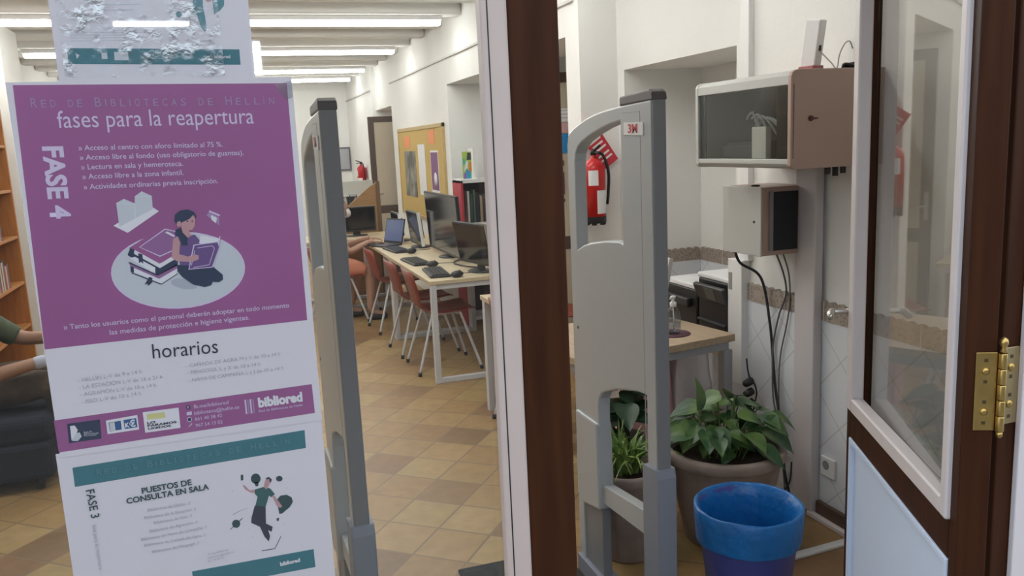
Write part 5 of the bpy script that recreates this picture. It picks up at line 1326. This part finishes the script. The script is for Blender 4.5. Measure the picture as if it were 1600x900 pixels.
bodyA = [o for o in pA_.children if o.name.startswith('body')][0]
TORSO = {('hip', 'waist'): (.15, 1), ('waist', 'chest'): (0, 1), ('chest', 'neck'): (0, .62), ('chest', 'shR'): (0, 1), ('chest', 'shL'): (0, 1), ('shR', 'elR'): (0, .55), ('shL', 'elL'): (0, .55)}
cloth('shirt', bodyA, J, TORSO, mat('shirt_rust', (.33, .05, .035), .8), pA_, .013)
cloth('shorts', bodyA, J, {('hip', 'waist'): (0, .45), ('hip', 'thR'): (0, 1), ('hip', 'thL'): (0, 1), ('thR', 'knR'): (0, .86), ('thL', 'knL'): (0, .86)}, mat('shorts_peach', (.66, .25, .15), .8), pA_, .012)
for sd_, an, to in (('R', 'anR', 'toR'), ('L', 'anL', 'toL')):
    a = J[an][0]; b = J[to][0]
    skin_mesh('shoe', {'h': (a+V(-.035, 0, -.045), .040), 'm': (a.lerp(b, .5)+V(0, 0, -.025), .043), 't': (b+V(.015, 0, 0), .034)}, [('h', 'm'), ('m', 't')], mat('shoe_dark', (.04, .035, .035), .6), pA_)

# the reader in the navy easy chair, mostly outside the left edge
J = {'hip': (V(-.12, 0, .49), (.13, .15)), 'waist': (V(-.12, 0, .64), (.115, .15)), 'chest': (V(-.05, 0, .80), (.115, .16)), 'neck': (V(.0, 0, .96), .055), 'headb': (V(.03, 0, 1.01), .055), 'head': (V(.05, 0, 1.09), (.078, .088)), 'crown': (V(.04, 0, 1.15), (.062, .07)),
     'shR': (V(.0, -.18, .86), .058), 'elR': (V(.13, -.27, .60), .044), 'wrR': (V(.42, -.20, .655), .030), 'shL': (V(.02, .18, .87), .058), 'elL': (V(.22, .24, .70), .046), 'wrL': (V(.48, .16, .70), .030),
     'thR': (V(.0, -.11, .485), .095), 'knR': (V(.44, -.14, .52), .070), 'caR': (V(.47, -.14, .33), .060), 'anR': (V(.46, -.14, .085), .040), 'toR': (V(.61, -.15, .038), (.038, .03)),
     'thL': (V(.0, .11, .485), .095), 'knL': (V(.43, .14, .53), .070), 'caL': (V(.50, .14, .33), .060), 'anL': (V(.51, .14, .085), .040), 'toL': (V(.66, .15, .038), (.038, .03))}
pB_ = person('person', 'person in a green shirt and brown trousers in the navy easy chair', (-1.43, 5.0, 0), J, BASE_E, M_skinb, (1, 0, -.3), M_hair, None,
             hands=(('wrR', 'hr', (1, .2, .05), (0, 0, 1), 1, .6), ('wrL', 'hl', (1, -.2, .0), (0, 0, 1), -1, .6)))
bodyB = [o for o in pB_.children if o.name.startswith('body')][0]
T2 = dict(TORSO); T2[('shR', 'elR')] = (0, .72); T2[('shL', 'elL')] = (0, .88)
cloth('shirt', bodyB, J, T2, mat('shirt_green', (.075, .095, .055), .85, var=.15, vscale=10), pB_, .015)
cloth('trousers', bodyB, J, {('hip', 'waist'): (0, .75), ('hip', 'thR'): (0, 1), ('hip', 'thL'): (0, 1), ('thR', 'knR'): (0, 1), ('thL', 'knL'): (0, 1), ('knR', 'caR'): (0, 1), ('knL', 'caL'): (0, 1), ('caR', 'anR'): (0, .92), ('caL', 'anL'): (0, .92)}, mat('trousers_brown', (.085, .062, .045), .9, var=.25, vscale=14, bump=.6, bscale=25), pB_, .016)
for an, to in (('anR', 'toR'), ('anL', 'toL')):
    a = J[an][0]; b = J[to][0]
    skin_mesh('shoe', {'h': (a+V(-.035, 0, -.045), .042), 'm': (a.lerp(b, .5)+V(0, 0, -.025), .046), 't': (b+V(.015, 0, 0), .036)}, [('h', 'm'), ('m', 't')], mat('shoe_dark', (.04, .035, .035), .6), pB_)
skin_mesh('wrist_cuff', {'a': (J['wrR'][0].lerp(J['elR'][0], .22), .037), 'b': (J['wrR'][0]+V(.02, .004, 0), .034)}, [('a', 'b')], mat('cuff_blue', (.52, .56, .70), .7), pB_)
ob = tag(MB().box(-.012, .012, -.14, .14, -.11, .13, M=Matrix.Translation((-.895, 5.0, .735)) @ Matrix.Rotation(math.radians(20), 4, 'Y')).build('book', mat('held_book', (.30, .32, .42), .6)), 'book held up by the reader in the navy easy chair', 'book')
